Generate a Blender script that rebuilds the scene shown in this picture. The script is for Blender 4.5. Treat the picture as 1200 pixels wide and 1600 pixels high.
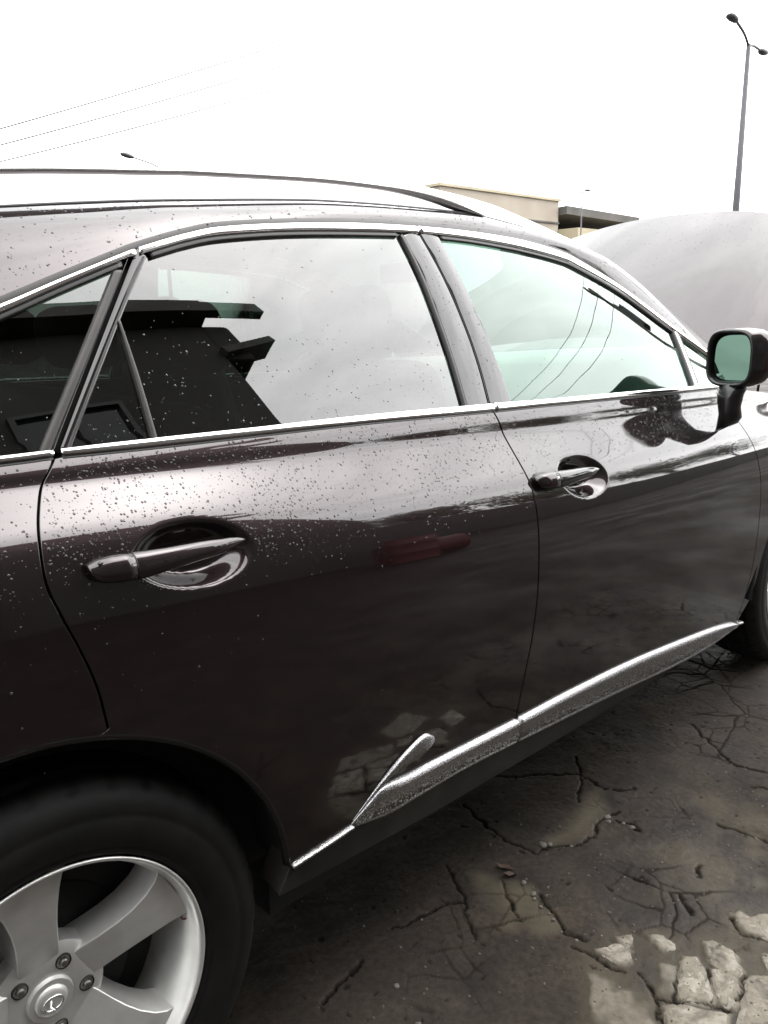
import bpy, bmesh, math, random
import numpy as np
from mathutils import Vector, Matrix

for _o in list(bpy.data.objects): bpy.data.objects.remove(_o)
scene = bpy.context.scene
COL = scene.collection
random.seed(7); RNG = np.random.default_rng(11)

# ------------------------------------------------------------------ camera
cam = bpy.data.cameras.new('camera'); camo = bpy.data.objects.new('camera', cam); COL.objects.link(camo)
cam.sensor_fit = 'VERTICAL'; cam.sensor_height = 36.0; cam.lens = 1279.45/1600*36.0
cam.clip_start = 0.02; cam.clip_end = 2000
_pitch, _yaw, _roll = 0.23732, 0.76300, -0.01960
_fw = Vector((math.sin(_yaw)*math.cos(_pitch), math.cos(_yaw)*math.cos(_pitch), -math.sin(_pitch)))
_r = Vector((math.cos(_yaw), -math.sin(_yaw), 0)); _u = _r.cross(_fw)
_r2 = _r*math.cos(_roll)+_u*math.sin(_roll); _u2 = -_r*math.sin(_roll)+_u*math.cos(_roll)
_M = Matrix((( _r2.x, _u2.x, -_fw.x, -0.30311), (_r2.y, _u2.y, -_fw.y, -0.97843), (_r2.z, _u2.z, -_fw.z, 1.32547), (0, 0, 0, 1)))
camo.matrix_world = _M
scene.camera = camo
scene.render.resolution_x = 768; scene.render.resolution_y = 1024

# ------------------------------------------------------------------ overcast sky
SUN_EL, SUN_AZ = math.radians(62), math.radians(105)      # azimuth clockwise from +Y
world = bpy.data.worlds.new('World'); scene.world = world; world.use_nodes = True
nt = world.node_tree; nt.nodes.clear()
N = nt.nodes.new; LK = nt.links.new
out = N('ShaderNodeOutputWorld'); bg = N('ShaderNodeBackground'); bg.inputs['Strength'].default_value = 0.12
sky = N('ShaderNodeTexSky'); sky.sky_type = 'NISHITA'; sky.sun_disc = False
sky.sun_elevation = SUN_EL; sky.sun_rotation = SUN_AZ; sky.dust_density = 5.0; sky.air_density = 1.0
hs = N('ShaderNodeHueSaturation'); hs.inputs['Saturation'].default_value = 0.25; LK(sky.outputs[0], hs.inputs['Color'])
tc = N('ShaderNodeTexCoord'); mp = N('ShaderNodeMapping'); mp.inputs['Scale'].default_value = (1.0, 1.0, 2.2)
LK(tc.outputs['Generated'], mp.inputs[0])
nz = N('ShaderNodeTexNoise'); nz.inputs['Scale'].default_value = 3.4; nz.inputs['Detail'].default_value = 7; nz.inputs['Roughness'].default_value = 0.55
nz.inputs['Distortion'].default_value = 0.6
LK(mp.outputs[0], nz.inputs['Vector'])
rp = N('ShaderNodeValToRGB'); e = rp.color_ramp.elements
e[0].position = 0.30; e[0].color = (0.50, 0.515, 0.53, 1); e[1].position = 0.70; e[1].color = (1.0, 0.982, 0.98, 1)
LK(nz.outputs['Fac'], rp.inputs[0])
ml = N('ShaderNodeVectorMath'); ml.operation = 'SCALE'; ml.inputs['Scale'].default_value = 8.5; LK(rp.outputs[0], ml.inputs[0])
mx = N('ShaderNodeMixRGB'); mx.inputs[0].default_value = 0.75; LK(hs.outputs[0], mx.inputs[1]); LK(ml.outputs[0], mx.inputs[2])
LK(mx.outputs[0], bg.inputs['Color']); LK(bg.outputs[0], out.inputs['Surface'])

sl = bpy.data.lights.new('sun', 'SUN'); sl.energy = 0.5; sl.angle = math.radians(150); sl.color = (1.0, 0.97, 0.93)
so = bpy.data.objects.new('sun', sl); COL.objects.link(so)
_sd = Vector((math.sin(SUN_AZ)*math.cos(SUN_EL), math.cos(SUN_AZ)*math.cos(SUN_EL), math.sin(SUN_EL)))
so.rotation_euler = (-_sd).to_track_quat('-Z', 'Y').to_euler(); so.location = (0, -5, 20)

vs = scene.view_settings; vs.view_transform = 'Standard'; vs.look = 'None'; vs.gamma = 1.0; vs.use_curve_mapping = False
vs.exposure = 2.6

# ------------------------------------------------------------------ materials
def mat(name, base=(.5,.5,.5), rough=.5, metal=0., coat=0., coat_r=.03, ior=1.5, spec=None, coat_ior=1.5):
    m = bpy.data.materials.new(name); m.use_nodes = True
    b = m.node_tree.nodes['Principled BSDF']
    b.inputs['Base Color'].default_value = (*base, 1); b.inputs['Roughness'].default_value = rough
    b.inputs['Metallic'].default_value = metal; b.inputs['Coat Weight'].default_value = coat
    b.inputs['Coat Roughness'].default_value = coat_r; b.inputs['IOR'].default_value = ior
    b.inputs['Coat IOR'].default_value = coat_ior
    if spec is not None: b.inputs['Specular IOR Level'].default_value = spec
    return m
def nodes(m): return m.node_tree.nodes, m.node_tree.links, m.node_tree.nodes['Principled BSDF']
def noise_node(m, scale, detail=4, coord='Object', dist=0., rough=.5):
    n, l, b = nodes(m); t = n.new('ShaderNodeTexCoord'); z = n.new('ShaderNodeTexNoise')
    z.inputs['Scale'].default_value = scale; z.inputs['Detail'].default_value = detail; z.inputs['Distortion'].default_value = dist; z.inputs['Roughness'].default_value = rough
    l.new(t.outputs[coord], z.inputs['Vector']); return z
def ramp(m, src, stops):
    n, l, b = nodes(m); r = n.new('ShaderNodeValToRGB'); el = r.color_ramp.elements
    while len(el) < len(stops): el.new(.5)
    for e_, (p_, c_) in zip(el, stops): e_.position = p_; e_.color = (*c_, 1) if len(c_) == 3 else c_
    l.new(src, r.inputs[0]); return r.outputs[0]
def bump(m, src, strength, dist=.01, normal_in=None):
    n, l, b = nodes(m); u = n.new('ShaderNodeBump'); u.inputs['Strength'].default_value = strength; u.inputs['Distance'].default_value = dist
    l.new(src, u.inputs['Height'])
    if normal_in: l.new(normal_in, u.inputs['Normal'])
    return u.outputs[0]

M = {}
# metallic brown-black paint under clear coat, lightly dusty / water marked
m = M['paint'] = mat('paint', (.0225,.0152,.0166), .36, .88, 1.0, .02, coat_ior=1.62)
m.node_tree.nodes['Principled BSDF'].inputs['Specular Tint'].default_value = (.06,.05,.05,1)
z = noise_node(m, 9, 5); n, l, b = nodes(m)
l.new(ramp(m, z.outputs['Fac'], [(.35,(.015,)*3),(.75,(.07,)*3)]), b.inputs['Coat Roughness'])
f = noise_node(m, 2500, 2); l.new(bump(m, f.outputs['Fac'], .12, .0006), b.inputs['Normal'])
lf = noise_node(m, 3.2, 2); l.new(bump(m, lf.outputs['Fac'], .06, .02), b.inputs['Coat Normal'])
M['chrome'] = mat('chrome', (.80,.79,.79), .10, 1.0)
m = M['satin'] = mat('satin_chrome', (.37,.365,.37), .20, 1.0)
z = noise_node(m, 420, 2); z2 = noise_node(m, 900, 1); n, l, b = nodes(m)
l.new(bump(m, z.outputs['Fac'], .35, .003, bump(m, z2.outputs['Fac'], .25, .002)), b.inputs['Normal'])
l.new(ramp(m, z.outputs['Fac'], [(.4,(.16,)*3),(.65,(.34,)*3)]), b.inputs['Roughness'])
M['rail'] = mat('rail_silver', (.75,.75,.75), .32, .9)
M['gloss_black'] = mat('gloss_black', (.010,.009,.010), .06, 0, 0.0, .02, ior=1.62)
M['rubber'] = mat('rubber', (.011,.010,.010), .45)
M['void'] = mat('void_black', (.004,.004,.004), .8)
m = M['plastic'] = mat('black_plastic', (.008,.0075,.008), .25)
M['lining'] = mat('lining', (.012,.011,.011), .9)
m = M['rocker'] = mat('rocker_plastic', (.035,.033,.032), .5)
z = noise_node(m, 14, 6); n, l, b = nodes(m); l.new(ramp(m, z.outputs['Fac'], [(.35,(.010,.009,.009)),(.8,(.030,.027,.023))]), b.inputs['Base Color'])
m = M['seat'] = mat('seat_leather', (.010,.009,.009), .5)
z = noise_node(m, 180, 3); n, l, b = nodes(m); l.new(bump(m, z.outputs['Fac'], .25, .002), b.inputs['Normal'])
M['dash'] = mat('dash', (.34,.40,.37), .7)  # pale teal: window glare put into the base colour
M['drop_chrome'] = mat('water_on_trim', (.50,.50,.50), .30, .85)
M['headliner'] = mat('headliner', (.04,.038,.036), .9)
M['mirror'] = mat('mirror_glass', (.060,.098,.078), .015, 1.0)
M['lens'] = mat('clear_lens', (.75,.76,.76), .08, .6, 1.0)
m = M['alloy'] = mat('alloy', (.50,.51,.50), .34, .75, .4, .12)
z = noise_node(m, 7, 6); n, l, b = nodes(m); l.new(ramp(m, z.outputs['Fac'], [(.3,(.48,.47,.45)),(.6,(.78,.785,.765))]), b.inputs['Base Color'])
l.new(ramp(m, z.outputs['Fac'], [(.35,(.55,)*3),(.7,(.28,)*3)]), b.inputs['Roughness'])
M['nut'] = mat('lug_nut', (.16,.15,.14), .35, .8)
M['rust'] = mat('rust', (.10,.045,.022), .8)
m = M['tyre'] = mat('tyre_rubber', (.014,.0135,.013), .62, spec=.25)
z = noise_node(m, 26, 5); n, l, b = nodes(m); l.new(ramp(m, z.outputs['Fac'], [(.35,(.0028,.0026,.0025)),(.8,(.007,.0066,.006))]), b.inputs['Base Color'])
l.new(bump(m, z.outputs['Fac'], .2, .004), b.inputs['Normal'])

def glassmat(name, tint, gain, rc=(1,1,1)):
    m = bpy.data.materials.new(name); m.use_nodes = True; n = m.node_tree.nodes; l = m.node_tree.links; n.clear()
    o = n.new('ShaderNodeOutputMaterial'); t = n.new('ShaderNodeBsdfTransparent'); t.inputs[0].default_value = (*tint, 1)
    g = n.new('ShaderNodeBsdfGlossy'); g.inputs['Roughness'].default_value = .004; g.inputs['Color'].default_value = (*rc, 1)
    fr = n.new('ShaderNodeFresnel'); fr.inputs['IOR'].default_value = 1.52
    mu = n.new('ShaderNodeMath'); mu.operation = 'MULTIPLY'; mu.inputs[1].default_value = gain; mu.use_clamp = True
    l.new(fr.outputs[0], mu.inputs[0]); x = n.new('ShaderNodeMixShader'); l.new(mu.outputs[0], x.inputs[0]); l.new(t.outputs[0], x.inputs[1]); l.new(g.outputs[0], x.inputs[2])
    tc = n.new('ShaderNodeTexCoord'); nz = n.new('ShaderNodeTexNoise'); nz.inputs['Scale'].default_value = 2.4; nz.inputs['Detail'].default_value = 2
    bp = n.new('ShaderNodeBump'); bp.inputs['Strength'].default_value = .05; bp.inputs['Distance'].default_value = .02
    l.new(tc.outputs['Object'], nz.inputs['Vector']); l.new(nz.outputs['Fac'], bp.inputs['Height']); l.new(bp.outputs[0], g.inputs['Normal'])
    l.new(x.outputs[0], o.inputs[0]); return m
M['glass_dark'] = glassmat('privacy_glass', (.105,.132,.117), 1.95)
M['glass_front'] = glassmat('front_glass', (.40,.54,.47), 1.45, (.88,1.0,.94))
M['glass_shield'] = glassmat('windscreen_glass', (.62,.72,.68), 1.4)
M['drop'] = mat('water_on_paint', (.03,.027,.027), .05, 0, ior=1.45)
M['drop_glass'] = glassmat('water_on_glass', (.28,.29,.29), 1.3)

# ------------------------------------------------------------------ object helpers
def tag(o, label=None, cat=None, group=None, kind=None):
    if label: o['label'] = label
    if cat: o['category'] = cat
    if group: o['group'] = group
    if kind: o['kind'] = kind
    return o
def empty(name, loc=(0,0,0), rz=0.):
    o = bpy.data.objects.new(name, None); COL.objects.link(o); o.location = loc; o.rotation_euler = (0,0,rz); o.empty_display_size = .2; return o
def link(name, me, parent=None, loc=None):
    o = bpy.data.objects.new(name, me); COL.objects.link(o); o.parent = parent
    if loc is not None: o.location = loc
    return o
def mk(name, V, F, m, parent=None, normals=None, smooth=True, loc=None):
    me = bpy.data.meshes.new(name)
    V = np.asarray(V, float)
    if isinstance(F, np.ndarray) and F.ndim == 2:
        k = F.shape[1]; me.vertices.add(len(V)); me.vertices.foreach_set('co', V.ravel())
        me.loops.add(F.size); me.loops.foreach_set('vertex_index', F.ravel().astype(np.int32))
        me.polygons.add(len(F)); me.polygons.foreach_set('loop_start', np.arange(0, F.size, k, dtype=np.int32))
        me.polygons.foreach_set('loop_total', np.full(len(F), k, np.int32)); me.update(calc_edges=True)
    else:
        me.from_pydata([tuple(v) for v in V], [], [tuple(int(i) for i in f) for f in F]); me.update()
    me.validate()
    me.polygons.foreach_set('use_smooth', np.full(len(me.polygons), smooth))
    if normals is not None: me.normals_split_custom_set_from_vertices([tuple(n) for n in normals])
    me.materials.append(M[m] if isinstance(m, str) else m)
    return link(name, me, parent, loc)
def grid_faces(nu, nv, wrap=False):
    a = np.arange(nu-1 if not wrap else nu)[:,None]; b_ = np.arange(nv-1)[None,:]
    a2 = (a+1) % nu
    return np.stack([a*nv+b_, a2*nv+b_, a2*nv+b_+1, a*nv+b_+1], -1).reshape(-1,4)
def bm_obj(name, bm, m, parent=None, smooth=False, loc=None):
    me = bpy.data.meshes.new(name); bm.normal_update(); bm.to_mesh(me); bm.free()
    if smooth: me.polygons.foreach_set('use_smooth', np.ones(len(me.polygons), bool))
    me.materials.append(M[m] if isinstance(m, str) else m); return link(name, me, parent, loc)
def box_bm(bm, c, s, rot=None, bev=0., seg=2):
    r = bmesh.ops.create_cube(bm, size=1.0); vs_ = r['verts']
    bmesh.ops.scale(bm, vec=s, verts=vs_)
    if bev:
        es = list({e_ for v in vs_ for e_ in v.link_edges}); rr = bmesh.ops.bevel(bm, geom=es, offset=bev, segments=seg, profile=.5, affect='EDGES')
        vs_ = list({v for f_ in rr['faces'] for v in f_.verts} | {v for v in vs_ if v.is_valid})
    if rot is not None: bmesh.ops.transform(bm, matrix=rot.to_4x4(), verts=vs_)
    bmesh.ops.translate(bm, vec=c, verts=vs_); return vs_
def box(name, c, s, m, parent=None, rot=None, bev=0., seg=2, smooth=False):
    bm = bmesh.new(); box_bm(bm, c, s, rot, bev, seg); return bm_obj(name, bm, m, parent, smooth)
def cr(P, n):
    """Catmull-Rom through points, resampled evenly by arc length"""
    P = np.asarray(P, float)
    if len(P) == 2: D = P
    else:
        Q = np.vstack([2*P[0]-P[1], P, 2*P[-1]-P[-2]]); out_ = []
        for i in range(1, len(Q)-2):
            t = np.linspace(0, 1, 14, endpoint=False)[:,None]; a, b_, c, d = Q[i-1], Q[i], Q[i+1], Q[i+2]
            out_.append(.5*((2*b_)+(-a+c)*t+(2*a-5*b_+4*c-d)*t**2+(-a+3*b_-3*c+d)*t**3))
        D = np.vstack(out_+[P[-1:]])
    return lin(D, n)
def lin(D, n):
    D = np.asarray(D, float)
    s = np.r_[0, np.cumsum(np.linalg.norm(np.diff(D, axis=0), axis=1))]; q = np.linspace(0, s[-1], n)
    return np.stack([np.interp(q, s, D[:,k]) for k in range(D.shape[1])], -1)
def tube(name, P, R, m, parent=None, seg=10, n=None, caps=True):
    P = np.asarray(P, float); 
    if n: P = cr(P, n)
    R = np.full(len(P), R) if np.isscalar(R) else np.interp(np.linspace(0,1,len(P)), np.linspace(0,1,len(R)), R)
    T = np.gradient(P, axis=0); T /= np.linalg.norm(T, axis=1)[:,None]
    up = np.array([0,0,1.]) if abs(T[0,2]) < .9 else np.array([1.,0,0])
    A = np.cross(T, up); A /= np.linalg.norm(A, axis=1)[:,None]; B = np.cross(A, T)
    th = np.linspace(0, 2*np.pi, seg, endpoint=False)
    V = P[:,None]+R[:,None,None]*(np.cos(th)[None,:,None]*A[:,None]+np.sin(th)[None,:,None]*B[:,None])
    F = [tuple(f) for f in np.stack([x for x in tube_faces(len(P), seg)])]
    if caps: F += [tuple(range(seg))[::-1], tuple(range((len(P)-1)*seg, len(P)*seg))]
    return mk(name, V.reshape(-1,3), F, m, parent)
def tube_faces(n, seg):
    for i in range(n-1):
        for j in range(seg):
            yield (i*seg+j, (i)*seg+(j+1)%seg, (i+1)*seg+(j+1)%seg, (i+1)*seg+j)
def loft(name, rings, m, parent=None, caps=True, smooth=True):
    """rings: list of closed sections, all with the same point count"""
    k = len(rings[0]); V = np.vstack(rings); F = list(tube_faces(len(rings), k))
    if caps: F += [tuple(range(k))[::-1], tuple(range((len(rings)-1)*k, len(rings)*k))]
    return mk(name, V, F, m, parent, smooth=smooth)
def lathe(name, prof, m, parent=None, seg=96, c=(0,0,0), mod=None):
    """prof: (radius, outward depth) about the -Y axis"""
    prof = np.asarray(prof, float); th = np.linspace(0, 2*np.pi, seg, endpoint=False)
    r = prof[None,:,0]+np.zeros((seg,1)); w = prof[None,:,1]+np.zeros((seg,1))
    if mod is not None: r = r+mod(th[:,None], prof[None,:,0], prof[None,:,1])
    V = np.stack([c[0]+r*np.cos(th)[:,None], c[1]-w, c[2]+r*np.sin(th)[:,None]], -1)
    F = grid_faces(seg, len(prof), True)[:, ::-1]
    return mk(name, V.reshape(-1,3), F, m, parent)
def copy_tree(o, parent=None):
    c = o.copy(); COL.objects.link(c); c.parent = parent
    for ch in list(o.children): copy_tree(ch, c)
    return c
# ---- side surface of the car: y (into the car) as a function of x (forward) and z (up)
_TZ=np.array([.15,.30,.42,.55,.70,.80,.88,.93,.966,.985,1.00,1.015,1.03,1.060,1.080,1.090,1.098,1.107,1.117,1.135,1.16,1.25])
_TT=np.array([-14,-10,-7,-4,-1.5,1,4,8,14,18.5,26,34,39,41,39,32,15,14,29,34,33,32.])
_zz=np.arange(.15,1.2501,.001)
_tt=np.interp(_zz,_TZ,_TT)
_k=np.exp(-.5*(np.arange(-15,16)/3.)**2);_k/=_k.sum()
_tt=np.convolve(np.pad(_tt,15,mode='edge'),_k,'valid')
_yy=np.cumsum(np.tan(np.radians(_tt)))*.001
_yy-=_yy.min()
_BX=np.array([-1.2,-.2,.05,.26,.43,.65,1.02,1.22,1.55,1.96,2.4,3.2]); _BZ=np.array([1.165,1.166,1.163,1.161,1.158,1.153,1.144,1.137,1.126,1.113,1.095,1.05])
def _smooth(X,Z,s=.10):
    g=np.arange(-1.6,3.8,.01); v=np.interp(g,X,Z); n=int(s*400); k=np.exp(-.5*(np.arange(-n,n+1)*.01/s)**2); k/=k.sum()
    return g,np.convolve(np.pad(v,n,mode='edge'),k,'valid')
_bg,_bv=_smooth(_BX,_BZ)
def zbelt(x): return np.interp(x,_bg,_bv)
def sst(a,b,x):
    t=np.clip((x-a)/(b-a),0,1); return t*t*(3-2*t)
_CX=np.array([-1.2,-.3,.1,.3,.45,.65,1.07,1.5,2.2,3.2]); _CZ=np.array([1.05,1.05,1.045,1.03,1.014,.997,.970,.950,.935,.91])
_cg,_cv=_smooth(_CX,_CZ,.13)
def zcrease(x): return np.interp(x,_cg,_cv)
def plan(x):
    x=np.asarray(x,float)
    return .014*np.clip((x-1.2)/1.0,0,None)**2+.03*np.clip((.7-x)/1.0,0,None)**2
def ylow(x,z):
    x=np.asarray(x,float); z=np.asarray(z,float)
    zb=zbelt(x); zc=zcrease(x); w=sst(zc,zb,z)
    zn=z+(1.0-zc)*sst(.80,zc,z)*(1-w)+(1.152-zb)*w
    return plan(x)+np.interp(zn,_zz,_yy)
_uz=np.arange(-.05,.70,.002)
_ut=np.interp(_uz,[-.05,0,.1,.2,.3,.36,.40,.5,.7],[23,24,25.5,27,29,31,34,42,50])
_uy=np.cumsum(np.tan(np.radians(_ut)))*.002
_uy-=np.interp(0,_uz,_uy)
def yup(x,z):
    x=np.asarray(x,float); z=np.asarray(z,float)
    zb=zbelt(x)
    return ylow(x,zb)+.010+np.interp(z-zb,_uz,_uy)+.055*np.clip((x-1.15)/1.0,0,None)**2*np.clip((z-zb)/.3,0,1.5)+.02*np.clip((.6-x)/1.0,0,None)**2*np.clip((z-zb)/.3,0,1.5)
# ------------------------------------------------------------------ ground: wet, cracked old paving
PALE = dict(
  A=[(1.026,-.217),(1.074,-.24),(1.071,-.273),(1.044,-.288),(1.019,-.272),(1.018,-.235)],
  A2=[(1.092,-.229),(1.122,-.244),(1.093,-.264),(1.065,-.257)],
  B=[(1.144,-.276),(1.163,-.291),(1.162,-.322),(1.141,-.333),(1.121,-.319)],
  C=[(1.203,-.359),(1.223,-.373),(1.227,-.42),(1.191,-.455),(1.163,-.462),(1.153,-.447),(1.159,-.403)],
  D=[(1.09,-.364),(1.136,-.359),(1.158,-.372),(1.126,-.41),(1.085,-.445),(1.061,-.448),(1.018,-.401)],
  E=[(1.143,-.407),(1.158,-.417),(1.16,-.463),(1.112,-.481),(1.076,-.481),(1.07,-.457)],
  F=[(1.084,-.333),(1.103,-.352),(1.024,-.393),(1.013,-.381),(1.01,-.36)],
  G=[(1.0,-.202),(1.007,-.229),(1.006,-.28),(.995,-.298),(.97,-.301),(.988,-.366),(.893,-.423),(.817,-.347),(.942,-.245)],
  H=[(.988,-.389),(1.016,-.408),(1.063,-.481),(.982,-.512),(.9,-.43)],
  I=[(1.167,-.471),(1.19,-.475),(1.229,-.523),(1.057,-.588),(.992,-.523),(1.073,-.495)],
  J=[(1.334,-.371),(1.361,-.386),(1.345,-.405),(1.378,-.427),(1.394,-.478),(1.321,-.504),(1.305,-.461),(1.3,-.423),(1.304,-.399)],
  M=[(1.257,-.466),(1.302,-.506),(1.251,-.525),(1.217,-.496)],
  Q=[(1.25,-.54),(1.32,-.52),(1.42,-.56),(1.40,-.66),(1.24,-.62)], R=[(1.42,-.44),(1.50,-.46),(1.52,-.54),(1.43,-.53)])
SOFT = dict(K=[(.986,.043),(1.008,.033),(1.004,.018),(.975,.022)], L=[(.956,-.012),(.987,-.014),(.978,-.047),(.948,-.051),(.935,-.032)],
  N=[(1.024,.143),(1.059,.073),(1.085,.006),(1.048,-.094),(1.024,-.139),(.976,-.102),(.979,-.036),(.989,.065)],
  P1=[(1.585,-.305),(1.61,-.315),(1.603,-.337),(1.564,-.327)], P2=[(1.471,-.358),(1.491,-.372),(1.47,-.384),(1.45,-.37)],
  P3=[(1.636,-.28),(1.664,-.292),(1.636,-.311),(1.612,-.294)], W=[(1.24,.06),(1.33,.03),(1.42,.03),(1.5,.05),(1.56,.12),(1.47,.115),(1.36,.075),(1.27,.08)])
CRACKS = [[(1.574,.097),(1.603,.063),(1.634,.039)],[(1.598,.191),(1.524,.148),(1.465,.115)],[(1.595,.185),(1.583,.137),(1.574,.097)],
 [(1.186,.156),(1.197,.113),(1.203,.069),(1.24,.062),(1.275,.038),(1.305,.01),(1.357,.012),(1.387,.006),(1.447,.028),(1.509,.016)],
 [(1.477,-.003),(1.481,-.032),(1.469,-.07)],[(1.01,.192),(.97,.123),(.916,.052),(.876,-.013)],[(.772,.138),(.838,.119),(.906,.099),(.937,.086)],
 [(1.063,.068),(1.018,.01),(.98,-.049)],[(1.08,-.028),(1.044,-.09),(1.025,-.152),(1.035,-.189)],[(1.001,-.181),(1.007,-.229),(1.003,-.257),(1.02,-.284)],
 [(1.037,-.311),(1.015,-.346),(.992,-.37),(.953,-.402)],[(1.004,-.364),(1.026,-.408),(1.06,-.456),(1.073,-.482),(1.112,-.481),(1.179,-.463)],
 [(1.32,-.374),(1.288,-.417),(1.301,-.463)],[(1.139,-.403),(1.099,-.431),(1.066,-.454)],[(1.095,-.36),(1.018,-.396)],[(1.235,.333),(1.205,.224),(1.19,.159)],
 [(1.869,-.186),(1.894,-.221)],[(1.448,-.239),(1.399,-.259)],[(1.31,-.26),(1.273,-.304)],[(1.295,-.153),(1.293,-.178)],[(.528,.086),(.594,.105),(.659,.12)],
 [(1.66,.25),(1.60,.19),(1.52,.26),(1.40,.36)],[(2.0,-.3),(1.95,-.1),(2.1,.1)],[(1.7,-.6),(1.62,-.45),(1.66,-.3),(1.63,-.2)]]
def vnoise(X, Y, s, seed):
    r = np.random.default_rng(seed); G = r.random((256,256)); x = X*s+1000; y = Y*s+1000
    xi = np.floor(x).astype(int); yi = np.floor(y).astype(int); fx = x-xi; fy = y-yi; fx = fx*fx*(3-2*fx); fy = fy*fy*(3-2*fy)
    g = lambda a, b_: G[a % 256, b_ % 256]
    return (g(xi,yi)*(1-fx)+g(xi+1,yi)*fx)*(1-fy)+(g(xi,yi+1)*(1-fx)+g(xi+1,yi+1)*fx)*fy
def fbm(X, Y, s, seed, o=4):
    v = 0; a = .5; t = 0
    for k in range(o): v = v+a*vnoise(X, Y, s*2**k, seed+k); t += a; a *= .55
    return v/t
def poly_sd(X, Y, P):
    """signed distance to a polygon, negative inside"""
    P = np.asarray(P); d = np.full(X.shape, 1e9); ins = np.zeros(X.shape, bool)
    for i in range(len(P)):
        a = P[i]; b_ = P[(i+1) % len(P)]; e_ = b_-a; t = np.clip(((X-a[0])*e_[0]+(Y-a[1])*e_[1])/(e_@e_), 0, 1)
        d = np.minimum(d, np.hypot(X-a[0]-t*e_[0], Y-a[1]-t*e_[1]))
        c = ((a[1] > Y) != (b_[1] > Y)); xx = a[0]+(Y-a[1])/(b_[1]-a[1]+1e-12)*(b_[0]-a[0]); ins ^= c & (X < xx)
    return np.where(ins, -d, d)
def seg_d(X, Y, L):
    d = np.full(X.shape, 1e9); L = np.asarray(L)
    for a, b_ in zip(L[:-1], L[1:]):
        e_ = b_-a; t = np.clip(((X-a[0])*e_[0]+(Y-a[1])*e_[1])/(e_@e_+1e-12), 0, 1); d = np.minimum(d, np.hypot(X-a[0]-t*e_[0], Y-a[1]-t*e_[1]))
    return d
gm = M['ground'] = mat('wet_paving', (.05,.045,.04), .5)
n, l, b = nodes(gm)
att = n.new('ShaderNodeAttribute'); att.attribute_name = 'stain'; sp = n.new('ShaderNodeSeparateColor'); l.new(att.outputs['Color'], sp.inputs[0])
z1 = noise_node(gm, 6, 6, dist=.4); z2 = noise_node(gm, 70, 5, rough=.65); z3 = noise_node(gm, 1.6, 4)
dark = ramp(gm, z1.outputs['Fac'], [(.3,(.0118,.0094,.0070)),(.55,(.0235,.0185,.0138)),(.75,(.038,.0295,.0205))])
fine = ramp(gm, z2.outputs['Fac'], [(.3,(.45,.44,.42)),(.6,(1,1,1)),(.8,(1.25,1.22,1.15))])
mm = n.new('ShaderNodeMixRGB'); mm.blend_type = 'MULTIPLY'; mm.inputs[0].default_value = 1; l.new(dark, mm.inputs[1]); l.new(fine, mm.inputs[2])
olive = n.new('ShaderNodeMixRGB'); olive.inputs[2].default_value = (.055,.047,.032,1); l.new(sp.outputs[1], olive.inputs[0]); l.new(mm.outputs[0], olive.inputs[1])
palec = ramp(gm, z2.outputs['Fac'], [(.25,(.09,.079,.06)),(.7,(.15,.135,.108))])
pl = n.new('ShaderNodeMixRGB'); l.new(sp.outputs[0], pl.inputs[0]); l.new(olive.outputs[0], pl.inputs[1]); l.new(palec, pl.inputs[2])
ck = n.new('ShaderNodeMixRGB'); ck.inputs[2].default_value = (.004,.0035,.003,1); l.new(sp.outputs[2], ck.inputs[0]); l.new(pl.outputs[0], ck.inputs[1])
l.new(ck.outputs[0], b.inputs['Base Color'])
ro = n.new('ShaderNodeMath'); ro.operation = 'ADD'; ro.use_clamp = True; l.new(ramp(gm, z3.outputs['Fac'], [(.35,(.52,)*3),(.65,(.85,)*3)]), ro.inputs[0]); l.new(sp.outputs[2], ro.inputs[1]); l.new(ro.outputs[0], b.inputs['Roughness'])
sq = n.new('ShaderNodeMath'); sq.operation = 'MULTIPLY_ADD'; sq.inputs[1].default_value = -.12; sq.inputs[2].default_value = .19; l.new(sp.outputs[2], sq.inputs[0]); l.new(sq.outputs[0], b.inputs['Specular IOR Level'])
l.new(bump(gm, z2.outputs['Fac'], .38, .006), b.inputs['Normal'])
S_ = 400.
ground = mk('ground', [(-S_,-S_,-.014),(S_,-S_,-.014),(S_,S_,-.014),(-S_,S_,-.014)], [(0,1,2,3)], 'ground'); tag(ground, kind='structure')
# fine relief sheet round the car where the cracks can be seen
gx = np.arange(.26,3.201,.0044); gy = np.arange(-.98,.801,.0044); X, Y = np.meshgrid(gx, gy, indexing='ij')
wx = X+.030*(fbm(X,Y,14,3)-.5)+.014*(fbm(X,Y,60,5)-.5); wy = Y+.030*(fbm(X,Y,14,13)-.5)+.014*(fbm(X,Y,60,15)-.5)
edge = np.minimum.reduce([X-gx[0], gx[-1]-X, Y-gy[0], gy[-1]-Y]); ew = np.clip(edge/.14, 0, 1)
pale = np.zeros(X.shape)
for k, P in PALE.items():
    sd = poly_sd(wx, wy, P); s = np.clip((.004-sd)/.008, 0, 1)*(.7*np.clip((fbm(X,Y,11,151)-.40)*6,0,1) if k in 'FG' else 1.); pale = np.maximum(pale, s)
pale *= np.clip(.45+1.1*fbm(X,Y,22,31), 0, 1)
ol = np.zeros(X.shape)
for k, P in SOFT.items():
    sd = poly_sd(wx, wy, P); ol = np.maximum(ol, np.clip((.02-sd)/.04, 0, 1))
for k, P in PALE.items():
    sd = poly_sd(wx, wy, P); ol = np.maximum(ol, .75*np.clip((.045-sd)/.07, 0, 1))
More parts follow.
